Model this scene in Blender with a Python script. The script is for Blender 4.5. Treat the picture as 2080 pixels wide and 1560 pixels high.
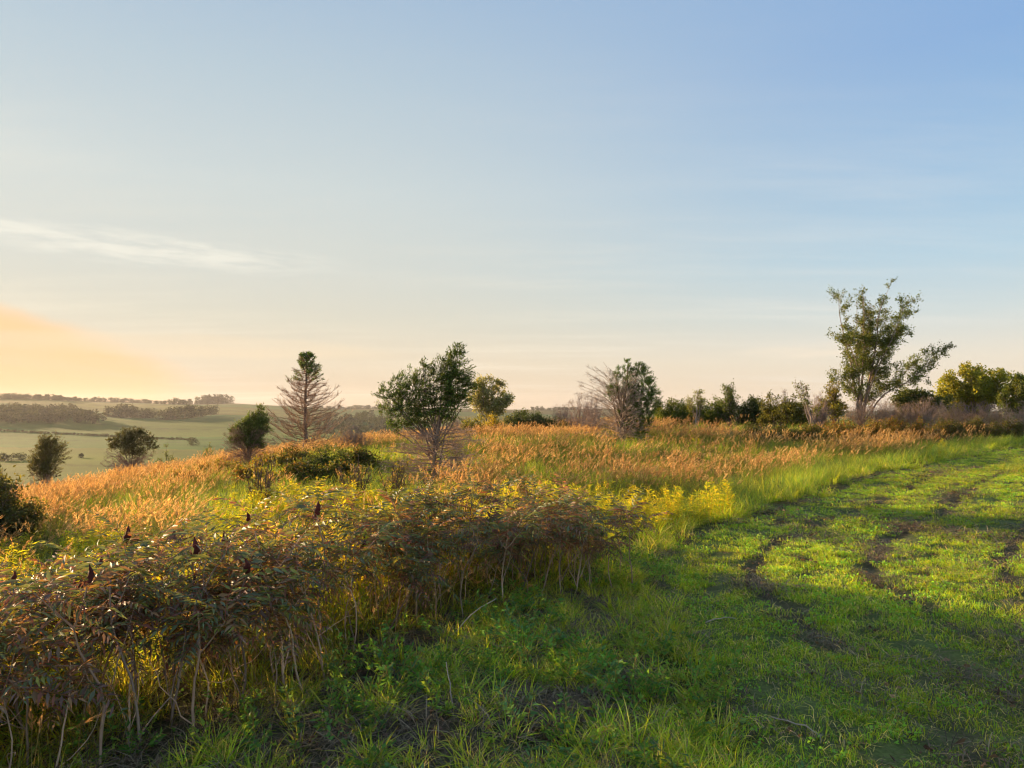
import bpy, math
import numpy as np
from mathutils import Vector

for o in list(bpy.data.objects):
    bpy.data.objects.remove(o)
sc = bpy.context.scene
COL = sc.collection
rng = np.random.default_rng(11)

# ------------------------------------------------------------------ camera, sky, sun, exposure
FPX = 1442.0                      # focal length in photo pixels (2080 wide)
HOR = 830.0                       # horizon row in the photo
ZC = 1.75                         # eye height
cam = bpy.data.cameras.new('camera')
cam.sensor_width = 36.0
cam.lens = 36.0 * FPX / 2080.0
cam.clip_start = 0.05
cam.clip_end = 9000
camo = bpy.data.objects.new('camera', cam)
COL.objects.link(camo)
camo.location = (0, 0, ZC)
camo.rotation_euler = (math.radians(90) + math.atan((HOR - 780) / FPX), 0, 0)
sc.camera = camo

SUN_AZ, SUN_EL = math.radians(-53), math.radians(9.6)     # azimuth from +Y, clockwise positive
SUN = Vector((math.sin(SUN_AZ) * math.cos(SUN_EL), math.cos(SUN_AZ) * math.cos(SUN_EL), math.sin(SUN_EL)))

world = bpy.data.worlds.new('World')
sc.world = world
world.use_nodes = True


class NT:
    """tiny helper for node trees"""
    def __init__(self, tree):
        self.t = tree
        self.n = tree.nodes
        self.l = tree.links

    def new(self, typ, **kw):
        nd = self.n.new(typ)
        for k, v in kw.items():
            setattr(nd, k, v)
        return nd

    def put(self, sock, v):
        if hasattr(v, 'is_output'):
            self.l.new(v, sock)
        else:
            sock.default_value = v

    def math(self, op, a, b=0.0, clamp=False):
        nd = self.new('ShaderNodeMath', operation=op, use_clamp=clamp)
        self.put(nd.inputs[0], a)
        self.put(nd.inputs[1], b)
        return nd.outputs[0]

    def mix(self, f, a, b, blend='MIX'):
        nd = self.new('ShaderNodeMix', data_type='RGBA', blend_type=blend)
        self.put(nd.inputs[0], f)
        self.put(nd.inputs[6], a)
        self.put(nd.inputs[7], b)
        return nd.outputs[2]

    def noise(self, vec, scale, detail=3.0, rough=0.55):
        nd = self.new('ShaderNodeTexNoise')
        self.put(nd.inputs['Vector'], vec)
        nd.inputs['Scale'].default_value = scale
        nd.inputs['Detail'].default_value = detail
        nd.inputs['Roughness'].default_value = rough
        return nd.outputs[0]

    def mapr(self, v, a, b, c=0.0, d=1.0, smooth=True):
        nd = self.new('ShaderNodeMapRange')
        if smooth:
            nd.interpolation_type = 'SMOOTHSTEP'
        self.put(nd.inputs[0], v)
        for i, x in enumerate((a, b, c, d)):
            nd.inputs[i + 1].default_value = x
        return nd.outputs[0]

    def ramp(self, f, stops):
        nd = self.new('ShaderNodeValToRGB')
        self.put(nd.inputs[0], f)
        e = nd.color_ramp.elements
        while len(e) < len(stops):
            e.new(0.5)
        for i, (p, c) in enumerate(stops):
            e[i].position = p
            e[i].color = (c[0], c[1], c[2], 1)
        return nd.outputs[0]


def build_world():
    t = NT(world.node_tree)
    bg = t.n['Background']
    bg.inputs[1].default_value = 0.05
    sky = t.new('ShaderNodeTexSky', sky_type='NISHITA')
    sky.sun_disc = False
    sky.sun_elevation = SUN_EL
    sky.sun_rotation = SUN_AZ
    sky.dust_density = 1.5
    sky.air_density = 1.0
    sky.ozone_density = 2.0
    tc = t.new('ShaderNodeTexCoord')
    d = tc.outputs['Generated']
    sep = t.new('ShaderNodeSeparateXYZ')
    t.put(sep.inputs[0], d)
    el = sep.outputs[2]
    dot = t.new('ShaderNodeVectorMath', operation='DOT_PRODUCT')
    t.put(dot.inputs[0], d)
    dot.inputs[1].default_value = SUN
    sd = dot.outputs['Value']
    toward = t.mapr(sd, 0.0, 0.85)
    # a thin high veil of cirrostratus over the whole sky evens it out
    e01 = t.mapr(el, 0.0, 1.0, smooth=False)
    away = t.ramp(e01, [(0.0, (7.8, 6.3, 4.8)), (0.03, (8.1, 6.9, 5.5)), (0.063, (7.9, 7.2, 6.1)), (0.119, (5.9, 6.7, 6.9)),
                        (0.185, (4.2, 6.0, 7.4)), (0.29, (2.9, 4.85, 7.2)), (0.415, (2.25, 4.0, 7.0)), (1.0, (2.0, 3.4, 6.2))])
    near = t.ramp(e01, [(0.0, (7.2, 5.4, 3.8)), (0.063, (7.5, 6.4, 4.9)), (0.119, (6.7, 6.4, 5.4)), (0.185, (6.2, 6.4, 6.0)),
                        (0.29, (5.7, 6.35, 6.5)), (0.415, (4.5, 5.6, 6.5)), (0.55, (3.2, 4.6, 6.5)), (1.0, (2.2, 3.6, 6.4))])
    veil = t.mix(toward, away, near)
    # compress the Nishita glare a little, keep its hue
    gam = t.new('ShaderNodeGamma')
    t.put(gam.inputs[0], sky.outputs[0])
    gam.inputs[1].default_value = 0.4
    base = t.mix(1.0, gam.outputs[0], (2.6, 2.6, 2.6, 1), 'MULTIPLY')
    c = t.mix(0.90, base, veil)
    # cirrus: streaks on a plane high above, seen in perspective
    zz = t.math('ADD', t.math('MAXIMUM', el, 0.0), 0.06)
    cx = t.math('DIVIDE', sep.outputs[0], zz)
    cy = t.math('DIVIDE', sep.outputs[1], zz)
    comb = t.new('ShaderNodeCombineXYZ')
    t.put(comb.inputs[0], cx)
    t.put(comb.inputs[1], cy)
    mp = t.new('ShaderNodeMapping')
    t.put(mp.inputs[0], comb.outputs[0])
    mp.inputs['Rotation'].default_value = (0, 0, math.radians(38))
    mp.inputs['Scale'].default_value = (0.35, 1.5, 1.0)
    wn = t.noise(mp.outputs[0], 0.8, 7.0, 0.62)
    big = t.noise(comb.outputs[0], 0.22, 2.0)
    wisps = t.math('MULTIPLY', t.mapr(wn, 0.40, 0.78), t.mapr(big, 0.36, 0.66))
    warm = t.mix(toward, (8.2, 7.8, 7.4, 1), (9.8, 8.6, 6.8, 1))
    c = t.mix(t.math('MULTIPLY', wisps, 0.55), c, warm)

    # two cloud sheets near the sun: axes given as sky directions (azimuth, elevation in degrees)
    def sheet(c, az, elv, tilt, la, lb, col, amt, grain, hard=1.0, wob=0.9, lo=0.28):
        a, e = math.radians(az), math.radians(elv)
        f = Vector((math.sin(a) * math.cos(e), math.cos(a) * math.cos(e), math.sin(e)))
        r = Vector((math.cos(a), -math.sin(a), 0))
        u = r.cross(f)
        tr = math.radians(tilt)
        ax = r * math.cos(tr) + u * math.sin(tr)
        ay = u * math.cos(tr) - r * math.sin(tr)
        o = []
        for v in (ax, ay, f):
            nd = t.new('ShaderNodeVectorMath', operation='DOT_PRODUCT')
            t.put(nd.inputs[0], d)
            nd.inputs[1].default_value = v
            o.append(nd.outputs['Value'])
        cb = t.new('ShaderNodeCombineXYZ')
        t.put(cb.inputs[0], t.math('MULTIPLY', o[0], 5.0))
        t.put(cb.inputs[1], t.math('MULTIPLY', o[1], 34.0))
        nz = t.noise(cb.outputs[0], grain, 6.0, 0.6)
        q = t.math('SUBTRACT', t.noise(d, 9.0, 3.0), 0.5)
        yy = t.math('ADD', o[1], t.math('MULTIPLY', q, lb * wob))
        rx = t.math('POWER', t.math('DIVIDE', t.math('ABSOLUTE', o[0]), la), 2.0)
        ry = t.math('POWER', t.math('DIVIDE', t.math('ABSOLUTE', yy), lb), 2.0)
        m = t.math('SUBTRACT', 1.0, t.math('ADD', rx, ry), clamp=True)
        m = t.mapr(m, 0.0, hard)
        m = t.math('MULTIPLY', m, t.mapr(nz, lo, 0.66))
        m = t.math('MULTIPLY', m, t.mapr(o[2], 0.0, 0.3))
        return t.mix(t.math('MULTIPLY', m, amt), c, col)
    c = sheet(c, -30, 11.5, -0.5, 0.33, 0.026, (8.6, 8.3, 7.4, 1), 0.66, 2.2, 1.0, 1.3, 0.34)
    c = sheet(c, -50, 3.0, -4.0, 0.47, 0.105, (9.3, 6.0, 3.3, 1), 1.0, 1.1, 0.36, 0.4, -0.2)
    c = sheet(c, -24, 4.6, -0.5, 0.30, 0.018, (8.6, 6.9, 4.9, 1), 0.5, 0.9, 0.8, 0.6, 0.1)
    c = sheet(c, 24, 4.3, 1.0, 0.14, 0.012, (8.6, 7.4, 6.0, 1), 0.6, 1.2)
    c = t.mix(1.0, c, (0.87, 0.865, 0.84, 1), 'MULTIPLY')
    t.l.new(c, bg.inputs[0])


build_world()
sun = bpy.data.lights.new('sun', 'SUN')
sun.energy = 5.0
sun.angle = math.radians(0.6)
sun.color = (1.0, 0.68, 0.38)
suno = bpy.data.objects.new('sun', sun)
COL.objects.link(suno)
suno.rotation_euler = (-SUN).to_track_quat('-Z', 'Y').to_euler()
sc.view_settings.view_transform = 'Standard'
sc.view_settings.look = 'None'
sc.view_settings.gamma = 1.0
sc.view_settings.use_curve_mapping = False
sc.view_settings.exposure = 1.38
sc.cycles.use_denoising = True
sc.cycles.use_adaptive_sampling = True
sc.cycles.adaptive_threshold = 0.03
sc.cycles.pixel_filter_type = 'BLACKMAN_HARRIS'
sc.cycles.filter_width = 1.2
sc.cycles.max_bounces = 4
sc.cycles.diffuse_bounces = 3
sc.cycles.transmission_bounces = 4
sc.cycles.glossy_bounces = 2
sc.cycles.transparent_max_bounces = 4
sc.cycles.volume_bounces = 0
sc.cycles.caustics_reflective = False
sc.cycles.caustics_refractive = False
sc.cycles.sample_clamp_indirect = 4.0


# ------------------------------------------------------------------ numeric helpers
def vnoise(x, y, s=1.0, seed=0):
    x = np.asarray(x, float) * s + seed * 17.13
    y = np.asarray(y, float) * s - seed * 9.71
    xi, yi = np.floor(x), np.floor(y)
    u, v = x - xi, y - yi
    u, v = u * u * (3 - 2 * u), v * v * (3 - 2 * v)

    def h(a, b):
        q = np.sin(a * 127.1 + b * 311.7 + seed * 3.3) * 43758.5453
        return q - np.floor(q)
    return (h(xi, yi) * (1 - u) + h(xi + 1, yi) * u) * (1 - v) + (h(xi, yi + 1) * (1 - u) + h(xi + 1, yi + 1) * u) * v


def sstep(a, b, x):
    t = np.clip((x - a) / (b - a), 0, 1)
    return t * t * (3 - 2 * t)


# left edge of the mown path, metres on the ground
EDGE = np.array([(0.2, -4.0), (0.55, 0.0), (0.8, 2.6), (0.95, 3.5), (1.18, 4.5), (1.2, 6.0), (1.35, 7.9), (2.3, 9.7), (4.3, 12.2), (5.9, 14.0),
                 (9.85, 18.7), (15.5, 24.5), (22.5, 30.8), (34.0, 38.0), (60.0, 47.0)])


def smooth_poly(P, n=12):
    out = []
    Q = np.vstack([2 * P[0] - P[1], P, 2 * P[-1] - P[-2]])
    for i in range(1, len(Q) - 2):
        for t in np.linspace(0, 1, n, endpoint=False):
            a, b, c, d = Q[i - 1], Q[i], Q[i + 1], Q[i + 2]
            out.append(0.5 * (2 * b + (c - a) * t + (2 * a - 5 * b + 4 * c - d) * t * t + (3 * b - a - 3 * c + d) * t ** 3))
    out.append(P[-1])
    return np.array(out)


EDGES = smooth_poly(EDGE)


def path_off(x, y):
    """signed distance right of the mown edge (positive = on the mown path)"""
    x, y = np.asarray(x, float).ravel(), np.asarray(y, float).ravel()
    best = np.full(x.shape, 1e9)
    sg = np.ones(x.shape)
    for i in range(len(EDGES) - 1):
        a, b = EDGES[i], EDGES[i + 1]
        ab = b - a
        t = np.clip(((x - a[0]) * ab[0] + (y - a[1]) * ab[1]) / (ab @ ab), 0, 1)
        dx, dy = x - (a[0] + t * ab[0]), y - (a[1] + t * ab[1])
        d2 = dx * dx + dy * dy
        m = d2 < best
        best[m] = d2[m]
        sg[m] = np.sign(dx * ab[1] - dy * ab[0])[m]
    return np.sqrt(best) * sg


PATH_W = 6.3
RUTS = (0.12, 0.68, 1.22, 1.75, 2.35, 2.95, 3.6, 4.3, 5.0, 5.7)


def rut_mask(off, x, y):
    w = (vnoise(x, y, 0.7, 5) - 0.5) * 0.12
    m = np.zeros_like(off)
    for i, r in enumerate(RUTS):
        a = (1.0, 0.45, 1.0, 0.4, 1.0, 0.5, 1.0, 0.4, 1.0, 0.5)[i]
        m = np.maximum(m, a * np.exp(-((off - r - w) / (0.085 + 0.05 * (i % 2 == 0))) ** 2))
    return m * (0.6 + 0.4 * sstep(0.2, 0.45, vnoise(x, y, 0.55, 8) + 0.12)) * (0.40 + 0.60 * sstep(4.0, 8.0, y))


def terrain(x, y):
    scalar = np.ndim(x) == 0 and np.ndim(y) == 0
    x, y = np.broadcast_arrays(np.atleast_1d(np.asarray(x, float)), np.atleast_1d(np.asarray(y, float)))
    d = np.hypot(x, y)
    az = np.degrees(np.arctan2(x, y))
    k = np.interp(az, [-180, -120, -75, -48, -36, -30, -23, -13, 0, 12, 35, 180],
                  [0, .0006, .0022, .0024, .0021, .0015, .00082, .00038, .00016, .00006, 0.00002, 0])
    V = 22.0
    z = -V * (1 - np.exp(-k * d * d / V))
    ridge = np.interp(az, [-180, -60, -36, -29, -21.6, -13.3, 3.6, 12, 180], [10, 16, 20, 15, 11, 3, -1, -3, -3])
    base = -V * (1 - np.exp(-k * 1500.0 ** 2 / V))
    z = z + (ridge - base) * sstep(420, 1650, d) * (d > 1)
    z = z - 0.02 * np.maximum(d - 1700, 0)
    far = sstep(150, 500, d)
    z = z + far * (1.6 * np.sin(x / 61.0 + y / 140.0) + 1.2 * np.sin(y / 75.0 - x / 190.0 + 1.3) + 0.7 * np.sin(x / 33.0 + y / 47.0))
    mid = sstep(5, 12, d) * (1 - far)
    z = z + mid * 0.16 * (vnoise(x, y, 0.16, 2) - 0.5)
    z = z + 0.12 * sstep(0.5, 13.0, x) * (d < 300)
    near = (d < 150) & (y > 8) & (x > -16)
    if np.any(near):                 # a low bank rises behind the meadow, left of the path
        off = np.zeros(np.shape(z))
        off[near] = -path_off(x[near], y[near])
        z = z + 0.50 * sstep(1.0, 11.0, off) * sstep(13, 34, y) * sstep(-14, 1, x) * (1 - sstep(60, 130, d))
    return z[0] if scalar else z


def ground_detail(x, y):
    n = 0.05 * (vnoise(x, y, 0.9, 3) - 0.5) + 0.03 * (vnoise(x, y, 2.6, 4) - 0.5)
    return n * (np.hypot(x, y) < 60)


def gz(x, y):
    return terrain(x, y) + ground_detail(x, y)


def W(px, Y):
    return (px - 1040.0) / FPX * Y


def pix_ground(px, py, dmin=15.0):
    sx, sz = (px - 1040.0) / FPX, (HOR - py) / FPX
    Y = np.geomspace(dmin, 2400, 4000)
    t = terrain(sx * Y, Y)
    ray = ZC + sz * Y
    hit = np.nonzero(ray < t)[0]
    i = hit[0] if len(hit) else len(Y) - 1
    return np.array((sx * Y[i], Y[i], t[i]))


def norm(v):
    return v / np.maximum(np.linalg.norm(v, axis=-1, keepdims=True), 1e-9)


def rand_dirs(n):
    return norm(rng.normal(size=(n, 3)))


class MB:
    def __init__(self):
        self.v, self.q, self.t, self.c, self.n = [], [], [], [], 0

    def add(self, v, f, c):
        v = np.asarray(v, float).reshape(-1, 3)
        f = np.asarray(f, int)
        c = np.broadcast_to(np.asarray(c, float), (len(v), 3))
        (self.q if f.shape[-1] == 4 else self.t).append(f.reshape(-1, f.shape[-1]) + self.n)
        self.v.append(v)
        self.c.append(c)
        self.n += len(v)

    def addf(self, f):           # extra faces on the verts added last (absolute indices)
        (self.q if f.shape[-1] == 4 else self.t).append(f)

    def mesh(self, name, smooth=False):
        v = np.concatenate(self.v)
        c = np.concatenate(self.c)
        q = np.concatenate(self.q) if self.q else np.zeros((0, 4), int)
        t = np.concatenate(self.t) if self.t else np.zeros((0, 3), int)
        me = bpy.data.meshes.new(name)
        me.vertices.add(len(v))
        me.vertices.foreach_set('co', v.astype(np.float32).ravel())
        me.loops.add(q.size + t.size)
        me.loops.foreach_set('vertex_index', np.concatenate([q.ravel(), t.ravel()]).astype(np.int32))
        me.polygons.add(len(q) + len(t))
        st = np.concatenate([np.arange(len(q)) * 4, q.size + np.arange(len(t)) * 3]).astype(np.int32)
        me.polygons.foreach_set('loop_start', st)
        if smooth:
            me.polygons.foreach_set('use_smooth', np.ones(len(st), bool))
        me.update(calc_edges=True)
        at = me.attributes.new('col', 'FLOAT_COLOR', 'POINT')
        at.data.foreach_set('color', np.hstack([c, np.ones((len(c), 1))]).astype(np.float32).ravel())
        return me

    def build(self, name, mat, parent=None, smooth=False, link=True):
        me = self.mesh(name, smooth)
        me.materials.append(mat)
        o = bpy.data.objects.new(name, me)
        if link:
            COL.objects.link(o)
        o.parent = parent
        return o


def tubes(mb, P, R, k, c):
    """P (N,M,3) polylines, R (N,M) radii"""
    P, R = np.asarray(P, float), np.asarray(R, float)
    N, M = P.shape[:2]
    if N == 0:
        return
    T = norm(np.gradient(P, axis=1))
    ref = np.where(np.abs(T[..., 2:3]) > 0.8, np.array([1.0, 0, 0]), np.array([0, 0, 1.0]))
    ref = np.broadcast_to(ref[:, :1], T.shape)
    A = norm(np.cross(T, ref))
    B = np.cross(T, A)
    a = np.arange(k) * 2 * np.pi / k
    ring = A[:, :, None] * np.cos(a)[None, None, :, None] + B[:, :, None] * np.sin(a)[None, None, :, None]
    v = P[:, :, None] + ring * R[:, :, None, None]
    idx = np.arange(N * M * k).reshape(N, M, k)
    f = np.stack([idx[:, :-1], np.roll(idx, -1, 2)[:, :-1], np.roll(idx, -1, 2)[:, 1:], idx[:, 1:]], -1)
    c = np.asarray(c, float)
    if c.ndim == 2:
        c = np.repeat(c, M * k, 0)
    mb.add(v, f, c)


def blades(mb, B, az, L, lean, wid, c0, c1, seg=3, pw=1.6):
    """curved ribbons: B (N,3) feet"""
    N = len(B)
    t = np.linspace(0, 1, seg + 1)
    L, lean, wid = [np.broadcast_to(np.asarray(q, float), (N,))[:, None] for q in (L, lean, wid)]
    h = L * lean * t ** pw
    z = L * (t * (1 - 0.18 * lean) - 0.42 * lean ** 2 * t ** 2.2)
    ca, sa = np.cos(az)[:, None], np.sin(az)[:, None]
    C = np.stack([B[:, :1] + h * ca, B[:, 1:2] + h * sa, B[:, 2:3] + z], -1)
    tw = az[:, None] + 1.57 + rng.uniform(-0.7, 0.7, (N, 1))
    S = np.stack([np.cos(tw), np.sin(tw), np.zeros_like(tw)], -1)
    w = (wid * 0.5) * (1 - t ** 1.7) * np.minimum(1, 0.55 + 1.5 * t)
    lo = C - S * w[..., None]
    hi = C + S * w[..., None]
    v = np.concatenate([lo[:, :-1], hi[:, :-1], C[:, -1:]], 1)          # seg, seg, 1
    nv = 2 * seg + 1
    base = np.arange(N)[:, None] * nv
    i = np.arange(seg - 1)
    q = np.stack([base + i, base + seg + i, base + seg + i + 1, base + i + 1], -1)
    tr = np.stack([base[:, 0] + seg - 1, base[:, 0] + 2 * seg - 1, base[:, 0] + 2 * seg], -1)
    tt = np.concatenate([t[:-1], t[:-1], [1.0]])[None, :, None]
    c0, c1 = [np.broadcast_to(np.asarray(q2, float), (N, 3))[:, None] for q2 in (c0, c1)]
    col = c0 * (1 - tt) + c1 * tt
    off = mb.n
    mb.add(v, q if seg > 1 else tr, col.reshape(-1, 3))
    if seg > 1:
        mb.addf(tr + off)


def leaves(mb, P, D, L, wid, col, fold=0.15):
    """rhombic leaves: P (N,3) foot, D direction"""
    N = len(P)
    if N == 0:
        return
    D = norm(D)
    S = norm(np.cross(D, rand_dirs(N)))
    U = np.cross(S, D)
    L = np.broadcast_to(np.asarray(L, float), (N,))[:, None]
    wid = np.broadcast_to(np.asarray(wid, float), (N,))[:, None]
    m = P + D * L * 0.45
    v = np.stack([P, m + S * wid * 0.5 + U * L * fold, P + D * L, m - S * wid * 0.5 + U * L * fold], 1)
    idx = np.arange(N * 4).reshape(N, 4)
    col = np.broadcast_to(np.asarray(col, float), (N, 3))
    mb.add(v, idx, np.repeat(col, 4, 0))


def sprout(P, per, L, t0=0.3, t1=1.0, along=0.6, out=0.8, up=0.3, wind=(0, 0, 0), M=4, sag=0.0, taper=0.5, jit=0.04):
    """side shoots from polylines P (N,M0,3) -> (N*per, M, 3)"""
    P = np.asarray(P, float)
    N, M0 = P.shape[:2]
    t = rng.uniform(t0, t1, (N, per)) * (M0 - 1)
    i = np.minimum(t.astype(int), M0 - 2)
    f = (t - i)[..., None]
    r = np.arange(N)[:, None]
    p = P[r, i] * (1 - f) + P[r, i + 1] * f
    T = norm(P[r, i + 1] - P[r, i])
    o = rng.normal(size=(N, per, 3))
    o = norm(o - T * (o * T).sum(-1, keepdims=True))
    D = norm(T * along + o * out + np.array((0, 0, up)) + np.asarray(wind, float))
    ln = rng.uniform(L[0], L[1], (N, per, 1)) * (1 - taper * (t / (M0 - 1))[..., None])
    s = np.linspace(0, 1, M)
    Q = p[:, :, None] + D[:, :, None] * (ln * s[None, None])[..., None]
    Q[..., 2] += -sag * (ln * s ** 2)
    Q[:, :, 1:] += rng.normal(size=(N, per, M - 1, 3)) * jit * ln[..., None]
    return Q.reshape(N * per, M, 3)


def points_on(P, n, t0=0.2, t1=1.0):
    N, M0 = P.shape[:2]
    k = rng.integers(0, N, n)
    t = rng.uniform(t0, t1, n) * (M0 - 1)
    i = np.minimum(t.astype(int), M0 - 2)
    f = (t - i)[:, None]
    return P[k, i] * (1 - f) + P[k, i + 1] * f, norm(P[k, i + 1] - P[k, i]), k


def limb(pts, M=9, wig=0.03):
    pts = np.asarray(pts, float)
    s = smooth_poly(pts, 8) if len(pts) > 2 else np.linspace(pts[0], pts[-1], 12)
    dd = np.concatenate([[0], np.cumsum(np.linalg.norm(np.diff(s, axis=0), axis=1))])
    q = np.linspace(0, dd[-1], M)
    out = np.stack([np.interp(q, dd, s[:, j]) for j in range(3)], -1)
    out[1:] += rng.normal(size=(M - 1, 3)) * wig * dd[-1] / M
    return out


def pal(cols, n, var=0.18):
    cols = np.asarray(cols, float)
    c = cols[rng.integers(0, len(cols), n)]
    return c * rng.uniform(1 - var, 1 + var, (n, 1))


# ------------------------------------------------------------------ materials
def veg_mat(name, trans=0.4, rough=0.55, spec=0.25, vary=0.25, scale=0.25, tint=(1, 1, 1), ttint=(1.6, 1.3, 0.5)):
    m = bpy.data.materials.new(name)
    m.use_nodes = True
    t = NT(m.node_tree)
    p = t.n['Principled BSDF']
    out = t.n['Material Output']
    a = t.new('ShaderNodeAttribute', attribute_name='col')
    oi = t.new('ShaderNodeObjectInfo')
    g = t.new('ShaderNodeNewGeometry')
    nz = t.noise(g.outputs['Position'], scale, 3.0)
    v = t.math('MULTIPLY', t.mapr(nz, 0.3, 0.7, 1 - vary, 1 + vary, False),
               t.mapr(oi.outputs['Random'], 0, 1, 1 - vary * 0.6, 1 + vary * 0.6, False))
    hs = t.new('ShaderNodeHueSaturation')
    t.put(hs.inputs['Hue'], t.mapr(nz, 0.25, 0.75, 0.487, 0.513, False))
    t.put(hs.inputs['Value'], v)
    t.put(hs.inputs['Color'], a.outputs['Color'])
    c = t.mix(1.0, hs.outputs[0], (*tint, 1), 'MULTIPLY')
    t.put(p.inputs['Base Color'], c)
    p.inputs['Roughness'].default_value = rough
    p.inputs['Specular IOR Level'].default_value = spec
    if trans > 0:
        tr = t.new('ShaderNodeBsdfTranslucent')
        c2 = t.mix(1.0, c, (*ttint, 1), 'MULTIPLY')
        t.put(tr.inputs[0], c2)
        mx = t.new('ShaderNodeMixShader')
        mx.inputs[0].default_value = trans
        t.l.new(p.outputs[0], mx.inputs[1])
        t.l.new(tr.outputs[0], mx.inputs[2])
        t.l.new(mx.outputs[0], out.inputs[0])
    return m


M_LEAF = veg_mat('leaf', 0.45, 0.62, 0.15, 0.22, 0.6, (2.3, 2.3, 2.0))
M_GOLD = veg_mat('goldenrod_leaf', 0.5, 0.65, 0.12, 0.2, 0.6, (3.3, 3.1, 2.0))
M_WEED = veg_mat('weed_leaf', 0.45, 0.6, 0.2, 0.25, 1.2, (3.0, 3.2, 2.6))
M_NEEDLE = veg_mat('needle', 0.3, 0.6, 0.2, 0.2, 0.8, (2.2, 2.2, 2.0))
M_GRASS = veg_mat('grass', 0.5, 0.55, 0.25, 0.28, 0.35, (3.2, 3.3, 2.2))
M_PLUME = veg_mat('plume', 0.45, 0.8, 0.1, 0.3, 0.25, (1.5, 1.45, 1.35), (1.25, 1.1, 0.75))
M_SUMAC = veg_mat('sumac_leaf', 0.30, 0.58, 0.22, 0.25, 2.0, (2.4, 2.45, 2.45))
M_BARK = veg_mat('bark', 0.0, 0.85, 0.15, 0.25, 5.0, (1.7, 1.6, 1.5))
M_LITTER = veg_mat('litter', 0.15, 0.8, 0.1, 0.3, 1.5, (1.7, 1.65, 1.6))
M_FAR = veg_mat('far_foliage', 0.2, 0.7, 0.1, 0.25, 0.02)


def ground_mat():
    m = bpy.data.materials.new('ground')
    m.use_nodes = True
    t = NT(m.node_tree)
    p = t.n['Principled BSDF']
    a = t.new('ShaderNodeAttribute', attribute_name='col')
    g = t.new('ShaderNodeNewGeometry')
    P = g.outputs['Position']
    n1 = t.noise(P, 3.0, 6.0, 0.65)
    n2 = t.noise(P, 40.0, 4.0, 0.65)
    n3 = t.noise(P, 0.02, 4.0, 0.6)
    v = t.math('MULTIPLY', t.mapr(n1, 0.3, 0.7, 0.7, 1.3, False), t.mapr(n2, 0.3, 0.7, 0.6, 1.4, False))
    v = t.math('MULTIPLY', v, t.mapr(n3, 0.3, 0.7, 0.85, 1.15, False))
    cc = t.new('ShaderNodeCombineColor')
    for i in range(3):
        t.put(cc.inputs[i], v)
    t.put(p.inputs['Base Color'], t.mix(1.0, a.outputs['Color'], cc.outputs[0], 'MULTIPLY'))
    p.inputs['Roughness'].default_value = 0.95
    p.inputs['Specular IOR Level'].default_value = 0.05
    bp = t.new('ShaderNodeBump')
    bp.inputs['Strength'].default_value = 0.5
    bp.inputs['Distance'].default_value = 0.02
    t.put(bp.inputs['Height'], n2)
    t.l.new(bp.outputs[0], p.inputs['Normal'])
    return m


# ------------------------------------------------------------------ scene-tree helpers
def tag(o, label=None, cat=None, group=None, kind=None):
    for k, v in (('label', label), ('category', cat), ('group', group), ('kind', kind)):
        if v:
            o[k] = v
    return o


def empty(name, loc, rz=0.0):
    o = bpy.data.objects.new(name, None)
    o.empty_display_size = 0.1
    COL.objects.link(o)
    o.location = loc
    o.rotation_euler = (0, 0, rz)
    return o


def copy_tree(o, parent=None):
    c = o.copy()
    COL.objects.link(c)
    c.parent = parent
    for ch in o.children:
        copy_tree(ch, c)
    return c


_GN = {}


def proto_collection(name, objs):
    c = bpy.data.collections.new(name)
    for i, o in enumerate(objs):
        o.name = '%s_%02d' % (name, i)
        c.objects.link(o)
    return c


def scatter(name, pts, rot, scl, idx, coll, label, cat):
    me = bpy.data.meshes.new(name)
    n = len(pts)
    me.vertices.add(n)
    me.vertices.foreach_set('co', np.asarray(pts, np.float32).ravel())
    a = me.attributes.new('rot', 'FLOAT_VECTOR', 'POINT')
    a.data.foreach_set('vector', np.asarray(rot, np.float32).ravel())
    a = me.attributes.new('scl', 'FLOAT_VECTOR', 'POINT')
    a.data.foreach_set('vector', np.asarray(scl, np.float32).ravel())
    a = me.attributes.new('idx', 'INT', 'POINT')
    a.data.foreach_set('value', np.asarray(idx, np.int32))
    o = bpy.data.objects.new(name, me)
    COL.objects.link(o)
    key = coll.name
    if key not in _GN:
        ng = bpy.data.node_groups.new('scatter_' + key, 'GeometryNodeTree')
        ng.interface.new_socket('Geometry', in_out='INPUT', socket_type='NodeSocketGeometry')
        ng.interface.new_socket('Geometry', in_out='OUTPUT', socket_type='NodeSocketGeometry')
        N, L = ng.nodes, ng.links
        gi, go = N.new('NodeGroupInput'), N.new('NodeGroupOutput')
        ci = N.new('GeometryNodeCollectionInfo')
        ci.inputs['Collection'].default_value = coll
        ci.inputs['Separate Children'].default_value = True
        ci.inputs['Reset Children'].default_value = True
        ip = N.new('GeometryNodeInstanceOnPoints')
        ip.inputs['Pick Instance'].default_value = True

        def named(nm, typ):
            q = N.new('GeometryNodeInputNamedAttribute')
            q.data_type = typ
            q.inputs['Name'].default_value = nm
            return q.outputs[0]
        L.new(gi.outputs[0], ip.inputs['Points'])
        L.new(ci.outputs[0], ip.inputs['Instance'])
        L.new(named('idx', 'INT'), ip.inputs['Instance Index'])
        e2r = N.new('FunctionNodeEulerToRotation')
        L.new(named('rot', 'FLOAT_VECTOR'), e2r.inputs[0])
        L.new(e2r.outputs[0], ip.inputs['Rotation'])
        L.new(named('scl', 'FLOAT_VECTOR'), ip.inputs['Scale'])
        L.new(ip.outputs[0], go.inputs[0])
        _GN[key] = ng
    md = o.modifiers.new('scatter', 'NODES')
    md.node_group = _GN[key]
    tag(o, label, cat, None, 'stuff')
    return o


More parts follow.
